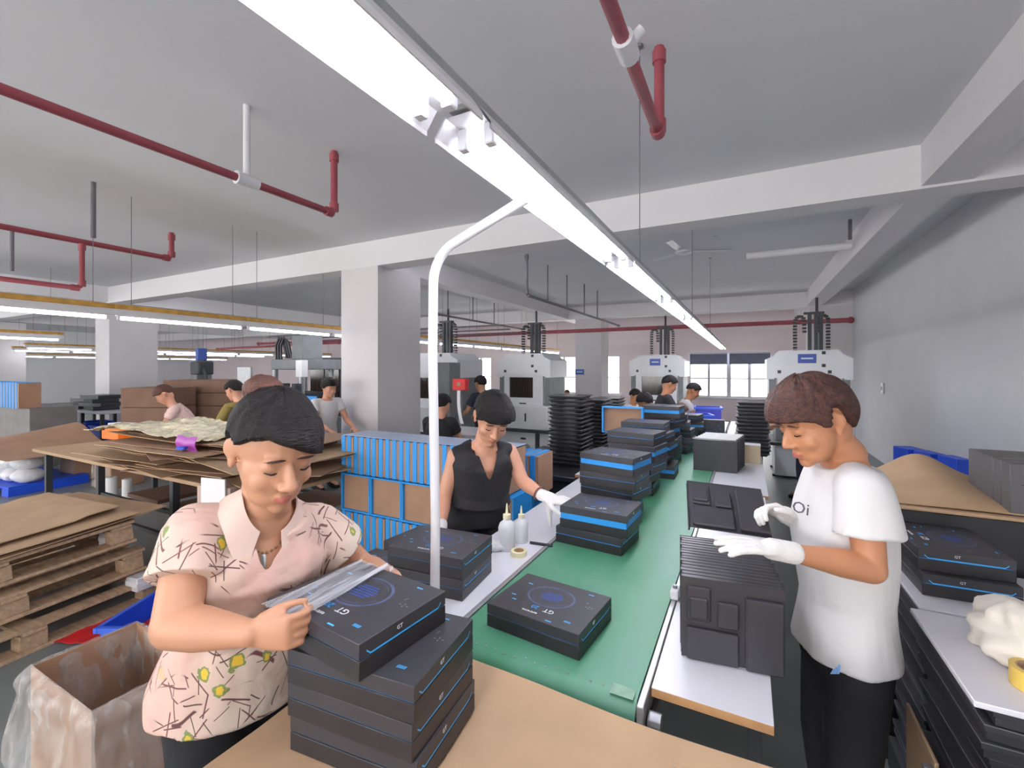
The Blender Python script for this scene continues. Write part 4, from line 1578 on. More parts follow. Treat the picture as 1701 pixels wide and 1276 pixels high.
for k in range(2):
    box_at(1.363 + k * .012, 1.50 + k * .03, zb2 + k * .0716, (.122, .26 - k * .0), 'black product box on the right white board, %s one' % ('lower', 'upper')[k], group='boxes on the right board')
t = thing('white_box', 'pale box at the right frame edge beside the two black boxes', 'box', (1.19, 1.87, zb2), -.1)
MB().box(0, .2, 0, .2, 0, .10, .002).build('box_body', m_paper, t)
MB().box(-.002, .202, -.002, .202, .07, .102, .002).build('box_lid', m_lam, t)
# crumpled cloth and tape roll
b = MB()
p = at(1684, 1098, zb + .017)
b.ell((0, 0, .06), (.095, .11, .075), n=40, m=26)
v2 = []
for x, y, z in b.v:
    q = V((x, y, z))
    k = 1 + .38 * noise.noise(q * 17) + .2 * noise.noise(q * 38)
    v2.append((x * k, y * k, max(.0, (z - .06) * k + .06)))
b.v = v2
tag(b.build('crumpled_cloth', mat('cream cloth', (236, 228, 216), .85, bump=.3, bscale=20), None, loc=(p.x + .03, p.y + .03, zb + .017), angle=80), 'crumpled cream cloth on the near white board', 'cloth')
p = at(1722, 1135, zb + .03)
t = thing('tape_roll', 'yellow tape roll beside the crumpled cloth', 'tape', (p.x, p.y, zb + .017))
MB().rings([((0, 0, z), (r, 0, 0), (0, r, 0)) for r, z in ((.045, 0), (.045, .045), (.034, .045), (.034, 0))], 28, closed=True).build('tape_ring', mat('yellow tape', (232, 196, 96), .4), t)
MB().rings([((0, 0, z), (r, 0, 0), (0, r, 0)) for r, z in ((.034, .0), (.034, .045), (.030, .045), (.030, 0))], 28, closed=True).build('tape_core', m_kraft, t)
# black cartons topped with kraft board at the back of the right tables
for i, (x0, x1) in enumerate(((.50, 1.2), (1.2, 1.9))):
    for k in range(2):
        t = thing('black_carton', 'black carton, %s %s of the block under the kraft board at the right wall' % (('lower', 'upper')[k], ('left', 'right')[i]), 'carton', (x0, 2.32, .02 + k * .5), group='black cartons at the right wall')
        MB().box(.002, x1 - x0 - .002, 0, .62, 0.0, .499, .004).build('carton_body', m_black, t)
        MB().box(.1, x1 - x0 - .1, -.002, 0, .24, .26).build('carton_seam', m_dark, t)
t = thing('floor_skid', 'low skid under the black cartons at the right wall', 'pallet', (.5, 2.32, 0))
for y in (0, .5):
    MB().box(0, 1.4, y, y + .1, 0, .02).build('skid_board', m_dark, t)
tag(MB().box(.48, 1.95, 2.30, 2.96, 1.022, 1.034, .002).build('kraft_board', m_kraft), 'flat kraft board on the black cartons at the right wall', 'cardboard')
b = MB()


def curl(u, v):
    x = .50 + u * .66
    y = 2.33 + v * .55
    z = 1.04 + (.115 * math.exp(-((u - .36) / .22) ** 2) * v ** .8) + .02 * v * u
    if u > .72:
        q = (u - .72) / .28
        z += .05 * math.sin(q * math.pi * .9) * (1 - .3 * v)
        x -= .03 * q * q
    return (x, y, z + .004 * math.sin(v * 5 + u * 3))


b.sheet(curl, 40, 16, .004)
tag(b.build('kraft_paper', m_kraft, None), 'curling brown kraft sheet lying on the kraft board at the right', 'cardboard')
for k, (ya, yb, hh) in enumerate(((2.335, 2.40, .19), (2.403, 2.465, .192), (2.468, 2.69, .194))):
    t = thing('grey_box', 'dark grey box standing on the kraft board, %s of three from the front' % NTH[k], 'box', (.865, ya, 1.0345), group='grey boxes on the kraft board')
    MB().box(0, .55, 0, yb - ya - .001, 0, hh, .003).build('box_body', mat('dark grey board', (92, 90, 92), .5), t)
    MB().box(.03, .5, -.0006, 0, hh * .6, hh * .62).build('lid_seam', m_board2, t)
# blue plastic pallet leaning by the right wall
pa, pb = W(1490, 770, 5.2), W(1597, 790, 4.25)
d = (pb - pa)
d.z = 0
t = thing('blue_pallet', 'blue plastic pallet standing on edge against the right wall', 'pallet', (pa.x, pa.y, 0), math.atan2(d.y, d.x))
L = d.length
tp = .69
MB().box(0, L, .1, .14, .02, tp, .004).build('deck', m_bluep, t)
for k in range(3):
    x = k * (L - .26) / 2
    MB().box(x, x + .26, -.04, .1, tp - .2 + .0 * k, tp + .015 * k, .006).build('foot', m_bluep, t)
    MB().box(x, x + .26, -.04, .1, 0, .18, .006).build('foot', m_bluep, t)

# ------------------------------------------------------------------ small things on the worktops
def bottle(label, x, y, s_=1.0):
    t = thing('glue_bottle', label, 'bottle', (x, y, ZB1))
    pr = [(.0, .030), (.004, .033), (.085, .033), (.10, .028), (.112, .014), (.118, .013)]
    MB().rings([((0, 0, z * s_), (r * s_, 0, 0), (0, r * s_, 0)) for z, r in pr], 24).build('bottle_body', m_white, t)
    MB().rings([((0, 0, z * s_), (r * s_, 0, 0), (0, r * s_, 0)) for z, r in ((.118, .015), (.134, .015), (.136, .006), (.175, .0022))], 16).build('nozzle', mat('cream nozzle', (232, 224, 190), .5), t)
    return t


p = at(842, 912, ZB1)
bottle('white squeeze bottle with a pointed nozzle on the left worktop, nearest', p.x, p.y, 1.15)
p = at(866, 900, ZB1)
bottle('white squeeze bottle behind the nearest one on the worktop', p.x, p.y, .95)
p = at(898, 906, ZB1)
t = thing('marker_pen', 'black marker pen lying at the belt edge of the left worktop', 'pen', (p.x, p.y, ZB1 + .006), .1)
MB().cyl((-.05, 0, 0), (.03, 0, 0), .006).build('pen_barrel', m_black, t)
MB().cyl((.03, 0, 0), (.055, 0, 0), .0068).build('pen_cap', m_dark, t)
p = at(862, 922, ZB1)
t = thing('label_roll', 'small cream tape roll lying by the bottles', 'tape', (p.x, p.y, ZB1))
MB().rings([((0, 0, z), (r, 0, 0), (0, r, 0)) for r, z in ((.035, 0), (.035, .02), (.022, .02), (.022, 0))], 24, closed=True).build('tape_ring', mat('cream tape', (230, 222, 180), .5), t)
MB().rings([((0, 0, z), (r, 0, 0), (0, r, 0)) for r, z in ((.022, 0), (.022, .021), (.019, .021), (.019, 0))], 24, closed=True).build('tape_core', m_kraft, t)
b = MB()
b.ell((0, 0, .02), (.05, .035, .022), n=24, m=12)
b.v = [(x * (1 + .3 * noise.noise(V((x, y, z)) * 40)), y * (1 + .3 * noise.noise(V((x, y, z)) * 40 + V((3, 0, 0)))), max(0, z * (1 + .4 * noise.noise(V((x, y, z)) * 50)))) for x, y, z in b.v]
p = at(828, 915, ZB1)
tag(b.build('crumpled_tissue', m_paper, None, loc=(p.x - .02, p.y, ZB1)), 'crumpled white tissue on the left worktop beside the bottles', 'tissue')
# blue crate and goods at the far end of the belt
p = W(1176, 690, 6.6)
crate('violet blue crate on the far end of the right shelf', (p.x, p.y, ZB1), .1, .34, .3, .24, m=mat('violet crate', (76, 76, 190), .4))
p = W(1160, 700, 5.95)
crate('bright blue bin on the belt in front of the man in white', (p.x, p.y, ZB1), .3, .3, .26, .2)
p = W(1242, 743, 4.0)
t = thing('beige_box', 'beige open box on the third shelf below the tray stack', 'box', (p.x + .02, p.y - .17, ZB1), 0)
MB().box(-.075, .075, -.05, .05, 0, .15, .003).build('box_body', mat('beige card', (206, 190, 158), .8), t)
MB().box(-.077, .077, -.052, .052, .15, .158, .002).build('box_lid', m_paper, t)
p = W(878, 748, 3.55)
crate('blue plastic bin on the floor side of the small carton stack', (p.x - .05, p.y, .42), .1, .3, .28, .2)
t = thing('bin_stand', 'dark stand carrying the blue bin behind the woman in black', 'stand', (p.x - .05, p.y, 0), .1)
MB().box(-.2, .2, -.18, .18, .38, .419, .003).build('stand_top', m_dark, t)
for x in (-.17, .17):
    for y in (-.15, .15):
        MB().box(x - .015, x + .015, y - .015, y + .015, 0, .38).build('leg', m_dark, t)
p = W(762, 705, 6.0)
t = thing('work_table', 'low worktable with papers before the seated worker in black', 'table', (p.x, p.y, 0))
MB().box(-.45, .45, -.25, .3, .74, .77, .004).build('tabletop', m_lam, t)
for x in (-.4, .4):
    MB().box(x - .02, x + .02, -.02, .02, 0, .74).build('leg', m_dark, t)
# camera dome on the wall end and a wall switch
t = thing('wall_switch', 'small pale switch box on the right wall', 'switch', (XR, 9.5, 1.25))
MB().box(-.03, -.001, -.06, .06, -.09, .09, .005).build('switch_case', m_mach, t)
MB().box(-.036, -.03, -.02, .02, -.03, .03, .002).build('switch_rocker', m_grey, t)

t = thing('end_table', 'pale table at the far end of the conveyor holding blue crates', 'table', (-.5, 6.1, 0))
MB().box(-.1, .26, 0, 1.4, .74, ZB1 - .001, .003).build('tabletop', m_lam, t)
for x in (-.06, .22):
    for y in (.05, 1.35):
        MB().box(x - .02, x + .02, y - .02, y + .02, 0, .74).build('leg', m_steel, t)

t = thing('kraft_divider', 'tan board standing on the floor between the man in white and the right stacks', 'board', (.44, 1.66, 0))
MB().box(-.008, .0, -.12, .12, 0, .56, .002).build('board_sheet', m_kraft, t)
MB().box(-.03, -.008, -.12, -.10, 0, .54, .002).build('board_batten', m_steel, t)
# ------------------------------------------------------------------ people
def remeshed(b, voxel, it=2):
    """union of the closed pieces in b as one smooth surface: (verts, faces)"""
    me = bpy.data.meshes.new('tmp')
    me.from_pydata(b.v, [], b.f)
    bm = bmesh.new()
    bm.from_mesh(me)
    bmesh.ops.recalc_face_normals(bm, faces=bm.faces)
    bm.to_mesh(me)
    bm.free()
    o = bpy.data.objects.new('tmp', me)
    col.objects.link(o)
    md = o.modifiers.new('r', 'REMESH')
    md.mode = 'VOXEL'
    md.voxel_size = voxel
    md.adaptivity = 0
    dg = bpy.context.evaluated_depsgraph_get()
    m2 = bpy.data.meshes.new_from_object(o.evaluated_get(dg))
    bpy.data.objects.remove(o)
    bpy.data.meshes.remove(me)
    n = len(m2.vertices)
    v = np.empty(n * 3, np.float32)
    m2.vertices.foreach_get('co', v)
    v = v.reshape(n, 3).astype(np.float64)
    e = np.empty(len(m2.edges) * 2, np.int32)
    m2.edges.foreach_get('vertices', e)
    e = e.reshape(-1, 2)
    deg = np.bincount(e.ravel(), minlength=n).reshape(-1, 1)
    for k in range(it):
        acc = np.zeros_like(v)
        for a, c in ((0, 1), (1, 0)):
            for ax in range(3):
                acc[:, ax] += np.bincount(e[:, a], weights=v[e[:, c], ax], minlength=n)
        v = v * .45 + .55 * acc / np.maximum(deg, 1)
    m2.vertices.foreach_set('co', v.astype(np.float32).ravel())
    m2.update()
    return m2


def finish(me, name, mats, parent, org, pick=None, cut=None, ruffle=0.0, rs=9.0, label=None, jag=None):
    n = len(me.vertices)
    v = np.empty(n * 3, np.float32)
    me.vertices.foreach_get('co', v)
    v = v.reshape(n, 3).astype(np.float64)
    if ruffle:
        nr = np.empty(n * 3, np.float32)
        me.vertices.foreach_get('normal', nr)
        nr = nr.reshape(n, 3)
        dsp = np.array([noise.noise(V((p[0] * rs, p[1] * rs, p[2] * rs * .55))) + .5 * noise.noise(V((p[0] * rs * 2.3, p[1] * rs * 2.3, p[2] * rs * 1.2))) for p in v])
        v = v + nr * (dsp * ruffle)[:, None]
    mats = mats if isinstance(mats, (list, tuple)) else [mats]
    me.materials.clear()
    for m in mats:
        me.materials.append(m)
    nf = len(me.polygons)
    c = np.empty(nf * 3, np.float32)
    me.vertices.foreach_set('co', v.astype(np.float32).ravel())
    me.update()
    me.polygons.foreach_get('center', c)
    c = c.reshape(nf, 3)
    if pick is not None:
        me.polygons.foreach_set('material_index', pick(c).astype(np.int32))
    if cut is not None:
        kill = cut(c)
        bm = bmesh.new()
        bm.from_mesh(me)
        bm.faces.ensure_lookup_table()
        bmesh.ops.delete(bm, geom=[bm.faces[i] for i in np.nonzero(kill)[0]], context='FACES')
        bd = [q for q in bm.verts if q.is_boundary]
        for _ in range(12):
            bmesh.ops.smooth_vert(bm, verts=bd, factor=.5, use_axis_x=True, use_axis_y=True, use_axis_z=True)
        bm.to_mesh(me)
        bm.free()
    me.transform(Matrix.Translation(-V(org)))
    me.polygons.foreach_set('use_smooth', [True] * len(me.polygons))
    me.name = name
    return put(name, me, parent, label=label)


def frame(fwd, up):
    fwd = V(fwd).normalized()
    r = fwd.cross(V(up)).normalized()
    u = r.cross(fwd).normalized()
    return r, fwd, u


class HeadFrame:
    def __init__(s, c, fwd, up=(0, 0, 1), k=1.0):
        s.c, s.k = V(c), k
        s.r, s.f, s.u = frame(fwd, up)

    def __call__(s, x, y, z):
        return s.c + (s.r * x + s.f * y + s.u * z) * s.k

    def ax(s, pitch=0.0, yaw=0.0):
        return (s.r, s.f, s.u)

    def loc(s, P):
        d = (P - np.array(s.c)) / s.k
        return d @ np.array([s.r, s.f, s.u]).T


def add_head(b, h, nose=1.0, jaw=1.0):
    k = h.k
    A = h.ax()
    E = lambda x, y, z, rx, ry, rz: b.ell(h(x, y, z), (rx * k, ry * k, rz * k), A, 20, 13)
    E(0, -.010, .030, .074, .094, .084)
    E(0, .024, -.026, .062 * jaw, .064, .078)
    E(0, .034, -.070, .050 * jaw, .048, .040)
    E(0, .064, -.096, .022, .020, .017)
    E(0, -.03, -.04, .056, .055, .06)
    for s in (-1, 1):
        E(s * .036, .054, -.032, .025, .024, .024)
        E(s * .031, .066, .004, .0165, .0155, .0125)
        E(s * .030, .076, .024, .024, .009, .006)
        E(s * .0125, .093, -.036, .0085, .009, .007)
        er = V(h.r) * s
        # ear: rim and lobe
        c = h(s * .074, -.012, -.008)
        axx = ((h.r * .35 + h.f * -.1).normalized(), (h.f * .9 - h.r * s * .45).normalized(), h.u)
        b.ell(h(s * .0775, -.016, .004), (.007 * k, .019 * k, .025 * k), (h.r, (h.f - h.r * s * .45).normalized(), h.u), 14, 9)
        b.ell(h(s * .0745, -.010, -.024), (.007 * k, .011 * k, .014 * k), (h.r, h.f, h.u), 12, 9)
    b.cap(h(0, .082, .008), h(0, .098 + .004 * nose, -.030), .0075 * k, .0115 * k, 12)
    for z, r, y, w in ((-.0625, .0052, .0905, .019), (-.0715, .0062, .0885, .016)):
        pts = [h(w * q, y - .012 * q * q, z + .002 * q * q) for q in (-1, -.6, -.2, .2, .6, 1)]
        b.tube(pts, [r * k * .5, r * k * .85, r * k, r * k, r * k * .85, r * k * .5], 10)


def face_parts(h, parent, org, lids=True, brow=m_brow):
    """lashes and eyebrows as thin curved strands"""
    for s in (-1, 1):
        q = [-1, -.6, -.2, .2, .6, 1]
        b = MB().tube([h(s * (.031 + .0145 * t), .0815 - .0055 * t * t + .0006 - (.002 if t > .5 else 0), -.0045 - .0025 * (1 - t * t) + .001) - V(org) for t in q], [.0008, .0016, .002, .002, .0017, .0009], 6)
        b.build('eyelash', m_lash, parent)
        b = MB().tube([h(s * (.031 + .020 * t), .0850 - .008 * t * t * (1 if t > 0 else .4), .0225 + .003 * (1 - t * t)) - V(org) for t in q], [.001, .0024, .0028, .0026, .002, .0008], 6)
        b.build('eyebrow', brow, parent)


def hair_mesh(h, line, thick, org, parent, m, name='hair', seed=0, strands=26, amp=.003):
    """radial hair cap: line(az) gives the lowest elevation covered, az 0 = brow .. 180 = nape"""
    n, mm = 96, 60
    vs = []
    k = h.k
    for i in range(mm + 1):
        el = -math.pi / 2 + math.pi * i / mm
        for j in range(n):
            az = 2 * math.pi * j / n
            d = V((math.sin(az) * math.cos(el), math.cos(az) * math.cos(el), math.sin(el)))
            ad = math.degrees(abs((az + math.pi) % (2 * math.pi) - math.pi))
            lo = line(ad, 1 if az < math.pi else -1)
            t = (math.degrees(el) - lo) / 7.0
            t = max(0.0, min(1.0, t + .5))
            t = t * t * (3 - 2 * t)
            rx, ry, rz = .076, .097, .088
            r0 = 1 / math.sqrt((d.x / rx) ** 2 + (d.y / ry) ** 2 + (d.z / rz) ** 2)
            th = thick(ad, math.degrees(el))
            st = amp * noise.noise(V((az * strands / 6.3, el * 1.3, seed))) + amp * .7 * noise.noise(V((az * strands / 2.6, el * 1.7, seed + 9)))
            r = r0 * .80 * (1 - t) + (r0 + th + st) * t
            vs.append(h(d.x * r, -.008 + d.y * r, .026 + d.z * r) - V(org))
    fs = [(i * n + j, i * n + (j + 1) % n, (i + 1) * n + (j + 1) % n, (i + 1) * n + j) for i in range(mm) for j in range(n)]
    b = MB().add(vs, fs)
    return b.build(name, m, parent, angle=80)


def lerp_line(pts):
    def f(a, s):
        for (a0, e0), (a1, e1) in zip(pts, pts[1:]):
            if a <= a1:
                return e0 + (e1 - e0) * (a - a0) / max(1e-6, a1 - a0)
        return pts[-1][1]
    return f


def add_hand(b, wr, d, nrm, thumb, curl=(.3, .35, .4, .45), spread=.05, k=1.0, rad=1.0, tcurl=.4, tout=.7):
    """wr wrist, d towards the knuckles, nrm out of the back of the hand, thumb = side of the thumb (unit vector)"""
    d = V(d).normalized()
    t = V(thumb)
    t = (t - d * t.dot(d)).normalized()
    nrm_ = d.cross(t)
    if nrm_.dot(V(nrm)) < 0:
        nrm_ = -nrm_
    nr = nrm_
    wr = V(wr)
    r = .0088 * k * rad
    # palm
    rs = []
    for q, hw, hh in ((-.012, .024, .018), (.01, .028, .0165), (.04, .037, .0155), (.07, .039, .0135), (.084, .036, .010)):
        rs.append((wr + d * q * k + nr * 0, t * hw * k, nr * hh * k))
    b.rings(rs, 16)
    b.ell(wr + d * .035 * k + t * .024 * k - nr * .008 * k, (.016 * k, .03 * k, .014 * k), (t, d, nr), 12, 8)
    for i, (off, ln) in enumerate(((.029, .92), (.0095, 1.0), (-.0105, .95), (-.029, .76))):
        p = wr + d * .078 * k + t * off * k
        a = spread * (1.5 - i)
        dd = (d + t * a).normalized()
        c = curl[i]
        segs = (.042 * ln * k, .027 * ln * k, .021 * ln * k)
        ang = 0
        b.cap(p - dd * .015 * k, p, r * 1.05, r * 1.1, 10)
        for j, sl in enumerate(segs):
            ang += c * (.8, 1.1, .8)[j]
            v = dd * math.cos(ang) - nr * math.sin(ang)
            q = p + v * sl
            b.cap(p, q, r * (1.05, .98, .9)[j], r * (.98, .9, .78)[j], 10)
            p = q
    p = wr + d * .022 * k + t * .028 * k - nr * .006 * k
    v = (d * .75 + t * tout - nr * .25).normalized()
    q = p + v * .036 * k
    b.cap(p, q, r * 1.35, r * 1.15, 10)
    v2 = (v * math.cos(tcurl) + (d - nr * .4 - t * .5).normalized() * math.sin(tcurl)).normalized()
    e = q + v2 * .030 * k
    b.cap(q, e, r * 1.12, r * 1.0, 10)
    v3 = (v2 * math.cos(tcurl * .7) + (d - nr * .5 - t * .6).normalized() * math.sin(tcurl * .7)).normalized()
    b.cap(e, e + v3 * .022 * k, r * 1.0, r * .82, 10)


def torso_rings(J, g=0.0, lo=0.0, hi=1.0, wk=1.0):
    """rings from pelvis to neck base following the spine; g grows them"""
    side = (J['shR'] - J['shL'])
    side.z *= .5
    side.normalize()
    sp = [J['pelvis'] + V((0, 0, -.06)), J['pelvis'], J['waist'], J['chest'], J['shl'], J['neck']]
    half = (J['shR'] - J['shL']).length / 2
    dims = [(.145 * wk, .110 * wk), (.155 * wk, .112 * wk), (.128 * wk, .098 * wk), (.146 * wk, .108 * wk), (half * .80, .075), (.052, .055)]
    out = []
    for i, (p, (a, c)) in enumerate(zip(sp, dims)):
        ax = (sp[min(i + 1, 5)] - sp[max(i - 1, 0)]).normalized()
        s2 = (side - ax * side.dot(ax)).normalized()
        f2 = ax.cross(s2)
        out.append((p, s2 * (a + g), f2 * (c + g)))
    # refine
    res = []
    for q0, q1 in zip(out, out[1:]):
        for k in range(4):
            f = k / 4
            res.append(tuple(q0[i].lerp(q1[i], f) for i in range(3)))
    res.append(out[-1])
    n = len(res)
    return res[int(lo * (n - 1)):int(hi * (n - 1)) + 1]


def bust(b, J, g=0.0):
    side = (J['shR'] - J['shL']).normalized()
    f = J['front']
    for s in (-1, 1):
        b.ell(J['chest'] + side * s * .062 + f * .066 + V((0, 0, .005)), (.064 + g, .046 + g, .062 + g), (side, f, side.cross(f)), 16, 10)


def build_person(label, J, sp, group=None):
    """J: world joints; sp: clothing and hair"""
    org = V((J['pelvis'].x, J['pelvis'].y, 0))
    root = thing('person', label, 'person', org, 0, group)
    vx = sp.get('voxel', .010)
    hs = J['head']
    skin = sp.get('skin', m_skin)
    # body
    b = MB()
    add_head(b, hs, jaw=sp.get('jaw', 1.0))
    b.cap(hs(0, -.02, -.05), J['neck'] + (J['neck'] - J['shl']) * .1, .050 * sp.get('neckk', 1), .056 * sp.get('neckk', 1), 18)
    wk = sp.get('wk', 1.0)
    b.rings(torso_rings(J, 0, wk=wk), 24)
    ak = sp.get('ak', 1.0)
    for s in 'RL':
        b.cap(J['sh' + s], J['el' + s], .046 * ak, .038 * ak, 16)
        m = J['el' + s].lerp(J['wr' + s], .35)
        b.cap(J['el' + s], m, .039 * ak, .038 * ak, 16)
        b.cap(m, J['wr' + s], .038 * ak, .020 if sp.get('gloves') else .025, 16)
        if not sp.get('gloves'):
            hd = J['hand' + s]
            add_hand(b, J['wr' + s], **hd)
        else:
            b.cap(J['wr' + s], J['wr' + s] + V(J['hand' + s]['d']).normalized() * .015, .022, .014, 12)
        b.cap(J['hip' + s], J['kn' + s], .078 * wk, .052, 16)
        b.cap(J['kn' + s], J['an' + s], .050, .036, 16)
        b.cap(J['an' + s], J['an' + s] + J['toe'] * .13 + V((0, 0, -.03)), .036, .028, 12)
    me = remeshed(b, vx, 2)

    def pick(c):
        l = hs.loc(c)
        u = (np.abs(l[:, 0]) < .0185) & (np.abs(l[:, 2] + .067) < .0095 - 14 * l[:, 0] ** 2) & (l[:, 1] > .078)
        return u
    body = finish(me, 'body', [skin, m_lip], root, org, pick if vx < .009 else None)
    if vx < .009:
        face_parts(hs, root, org)
    # gloves
    if sp.get('gloves'):
        for s in 'RL':
            b = MB()
            hd = dict(J['hand' + s])
            hd['rad'] = 1.16
            add_hand(b, J['wr' + s], **hd)
            d = V(hd['d']).normalized()
            b.cap(J['wr' + s] - (J['wr' + s] - J['el' + s]).normalized() * .03, J['wr' + s] + d * .03, .030, .029, 16)
            if sp.get('flap') == s:
                p = J['wr' + s] + d * .02
                b.rings([(p, d * .02, V(hd['thumb']) * .01), (p + V((0, 0, -.06)), d * .018, V(hd['thumb']) * .008), (p + V((.005, 0, -.14)), d * .008, V(hd['thumb']) * .006)], 10)
            finish(remeshed(b, min(vx, .0045), 1), 'glove', m_glove, root, org)
    # trousers
    b = MB()
    b.rings([(r[0], r[1], r[2]) for r in torso_rings(J, .012, 0, sp.get('belt', .38), wk)], 24)
    tk = sp.get('tk', 1.0)
    for s in 'RL':
        b.cap(J['hip' + s] + V((0, 0, .01)), J['kn' + s], .092 * wk * tk, .070 * tk, 18)
        b.cap(J['kn' + s], J['an' + s] + V((0, 0, .03)), .070 * tk, .060 * tk, 18)
    finish(remeshed(b, max(vx, .008), 3), 'trousers', sp.get('trousers', m_trou), root, org, ruffle=.004, rs=7)
    # shirt
    b = MB()
    g = sp.get('loose', .022)
    top = sp.get('top', 1.0)
    rr = torso_rings(J, g, sp.get('hem', .12), .93, wk)
    if sp.get('flare'):
        rr = [(p, u * (1 + sp['flare'] * max(0, 1 - i / 8)), w * (1 + sp['flare'] * max(0, 1 - i / 8))) for i, (p, u, w) in enumerate(rr)]
    b.rings(rr, 28)
    if sp.get('bust'):
        bust(b, J, g * .4)
    sl = sp.get('sleeve', .5)
    for s in 'RL':
        p, q = J['sh' + s], J['el' + s]
        if sl > 0:
            e = p.lerp(q, sl) if sl <= 1 else q
            inner = J['shl'].lerp(p, .55)
            b.cap(inner, p, .054 + g * .2, .049 * ak + g * .4, 16)
            d = (e - p).normalized()
            a1 = d.orthogonal().normalized()
            a2 = d.cross(a1)
            r0, r1 = .050 * ak + g * .45, (.052 * ak + sp.get('cuff', .012))
            b.rings([(p.lerp(e, f), a1 * (r0 + (r1 - r0) * f), a2 * (r0 + (r1 - r0) * f)) for f in (-.1, .3, .7, 1)], 18)
            if sl > 1:
                w2 = q.lerp(J['wr' + s], sl - 1)
                b.cap(q, w2, .046 * ak + g * .4, .036 + g * .4, 16)
        else:
            inner = J['shl'].lerp(p, .5)
            b.cap(inner, p - (p - J['shl']).normalized() * .012, .046 + g * .4, .042 + g * .2, 16)
    cut = None
    fr, side = J['front'], (J['shR'] - J['shL']).normalized()
    nk = np.array(J['neck'])
    if sp.get('vneck'):
        dep, wid = sp['vneck']
        up = side.cross(fr).normalized()
        if up.z < 0:
            up = -up

        def cut(c):
            l = c - nk
            x = np.abs(l @ np.array(side))
            z = l @ np.array(up)
            y = l @ np.array(fr)
            return ((z > -dep) & (x < wid * (z + dep) / dep + .002) & (y > -.005)) | ((x < wid * 1.05) & (z > -.03))
    me = remeshed(b, max(vx * .9, .0055), 3)
    finish(me, 'shirt', sp['shirt'], root, org, cut=cut, ruffle=sp.get('ruffle', .006), rs=sp.get('rs', 8), label=sp.get('shirt_label'))
    # hair
    hl, th = sp['hair']
    hair_mesh(hs, hl if callable(hl) else lerp_line(hl), th, org, root, sp.get('hairm', m_hairk), seed=sp.get('seed', 1), strands=sp.get('strands', 26), amp=sp.get('hamp', .003))
    if sp.get('bun'):
        x, y, z, r = sp['bun']
        b = MB().ell((0, 0, 0), (r, r * .9, r * .8), n=24, m=14)
        b.v = [tuple(hs(x, y, z) - org + V(p) * (1 + .12 * noise.noise(V(p) * 60))) for p in b.v]
        b.build('hair_bun', sp.get('bunm', m_hairbun), root, angle=80)
    if sp.get('tail'):
        b = MB()
        pts = [hs(*p) - org for p in sp['tail']]
        b.tube(pts, [.018, .024, .022, .016, .005][:len(pts)], 12)
        b.build('ponytail', sp.get('hairm', m_hairk), root)
    for s in 'RL':
        b = MB()
        t = J['toe']
        s2 = V((t.y, -t.x, 0))
        p = V((J['an' + s].x, J['an' + s].y, 0)) - org
        b.rings([(p - t * .07 + V((0, 0, .03)), s2 * .028, V((0, 0, .028))), (p - t * .04 + V((0, 0, .04)), s2 * .036, V((0, 0, .039))), (p + t * .03 + V((0, 0, .042)), s2 * .040, V((0, 0, .041))), (p + t * .11 + V((0, 0, .03)), s2 * .044, V((0, 0, .029))), (p + t * .165 + V((0, 0, .022)), s2 * .028, V((0, 0, .020)))], 16)
        b.build('shoe', m_rubber, root)
    return root, org


def pose_legs(J, fwd, wid=.085, ank=None):
    side = V((fwd.y, -fwd.x, 0)).normalized()
    f = V((fwd.x, fwd.y, 0)).normalized()
    J['toe'] = f
    for s, k in (('R', 1), ('L', -1)):
        J['hip' + s] = J['pelvis'] + side * wid * k + V((0, 0, -.04))
        b = V((J['pelvis'].x, J['pelvis'].y, 0)) + side * (wid + .02) * k
        J['an' + s] = V((b.x, b.y, .08)) + f * .0
        J['kn' + s] = (J['hip' + s] + J['an' + s]) / 2 + f * .02


def front_of(J):
    side = (J['shR'] - J['shL'])
    up = (J['neck'] - J['chest']).normalized()
    f = up.cross(side).normalized()
    return f


def hair_full(bang=16, sideb=-12, nape=-38):
    return [(0, bang), (38, bang - 2), (58, bang - 14), (74, sideb + 12), (92, sideb + 20), (108, sideb + 6), (130, nape + 6), (180, nape)]


def side_bang(a, s):
    # s > 0: her right side, swept back over the ear; s < 0: fringe falling to her left brow
    P = [(0, 14), (30, 24), (55, 16), (75, 0), (95, 8), (110, 0), (132, -24), (180, -36)] if s > 0 else [(0, 14), (15, 6), (40, -6), (60, -12), (80, -14), (95, 6), (110, -6), (132, -28), (180, -36)]
    return lerp_line(P)(a, s)


# --- woman in the floral blouse
J = {}
J['pelvis'] = W(398, 1110, 1.19)
J['waist'] = W(412, 1010, 1.17)
J['chest'] = W(428, 920, 1.13)
J['shl'] = W(432, 868, 1.12)
J['neck'] = W(442, 838, 1.10)
J['shR'] = W(324, 884, 1.02)
J['shL'] = W(522, 874, 1.24)
J['elR'] = W(290, 1040, .92)
J['wrR'] = W(414, 1052, .885)
J['elL'] = W(600, 945, 1.33)
J['wrL'] = W(652, 962, 1.20)
J['head'] = HeadFrame(W(455, 746, 1.07), cv(.66, -.57, -.38), cv(.0, -.0, 1), 1.12)
J['front'] = front_of(J)
J['handR'] = dict(d=cv(.95, .12, -.05), nrm=cv(.1, -.95, -.15), thumb=cv(.1, .1, 1), curl=(.85, .95, 1.0, 1.0), k=.92, tcurl=.45, tout=.42)
J['handL'] = dict(d=cv(.55, -.55, -.15), nrm=cv(.2, .4, 1), thumb=cv(-.6, -.5, .2), curl=(.35, .35, .4, .4), k=.95)
pose_legs(J, cv(.9, -.3, 0))
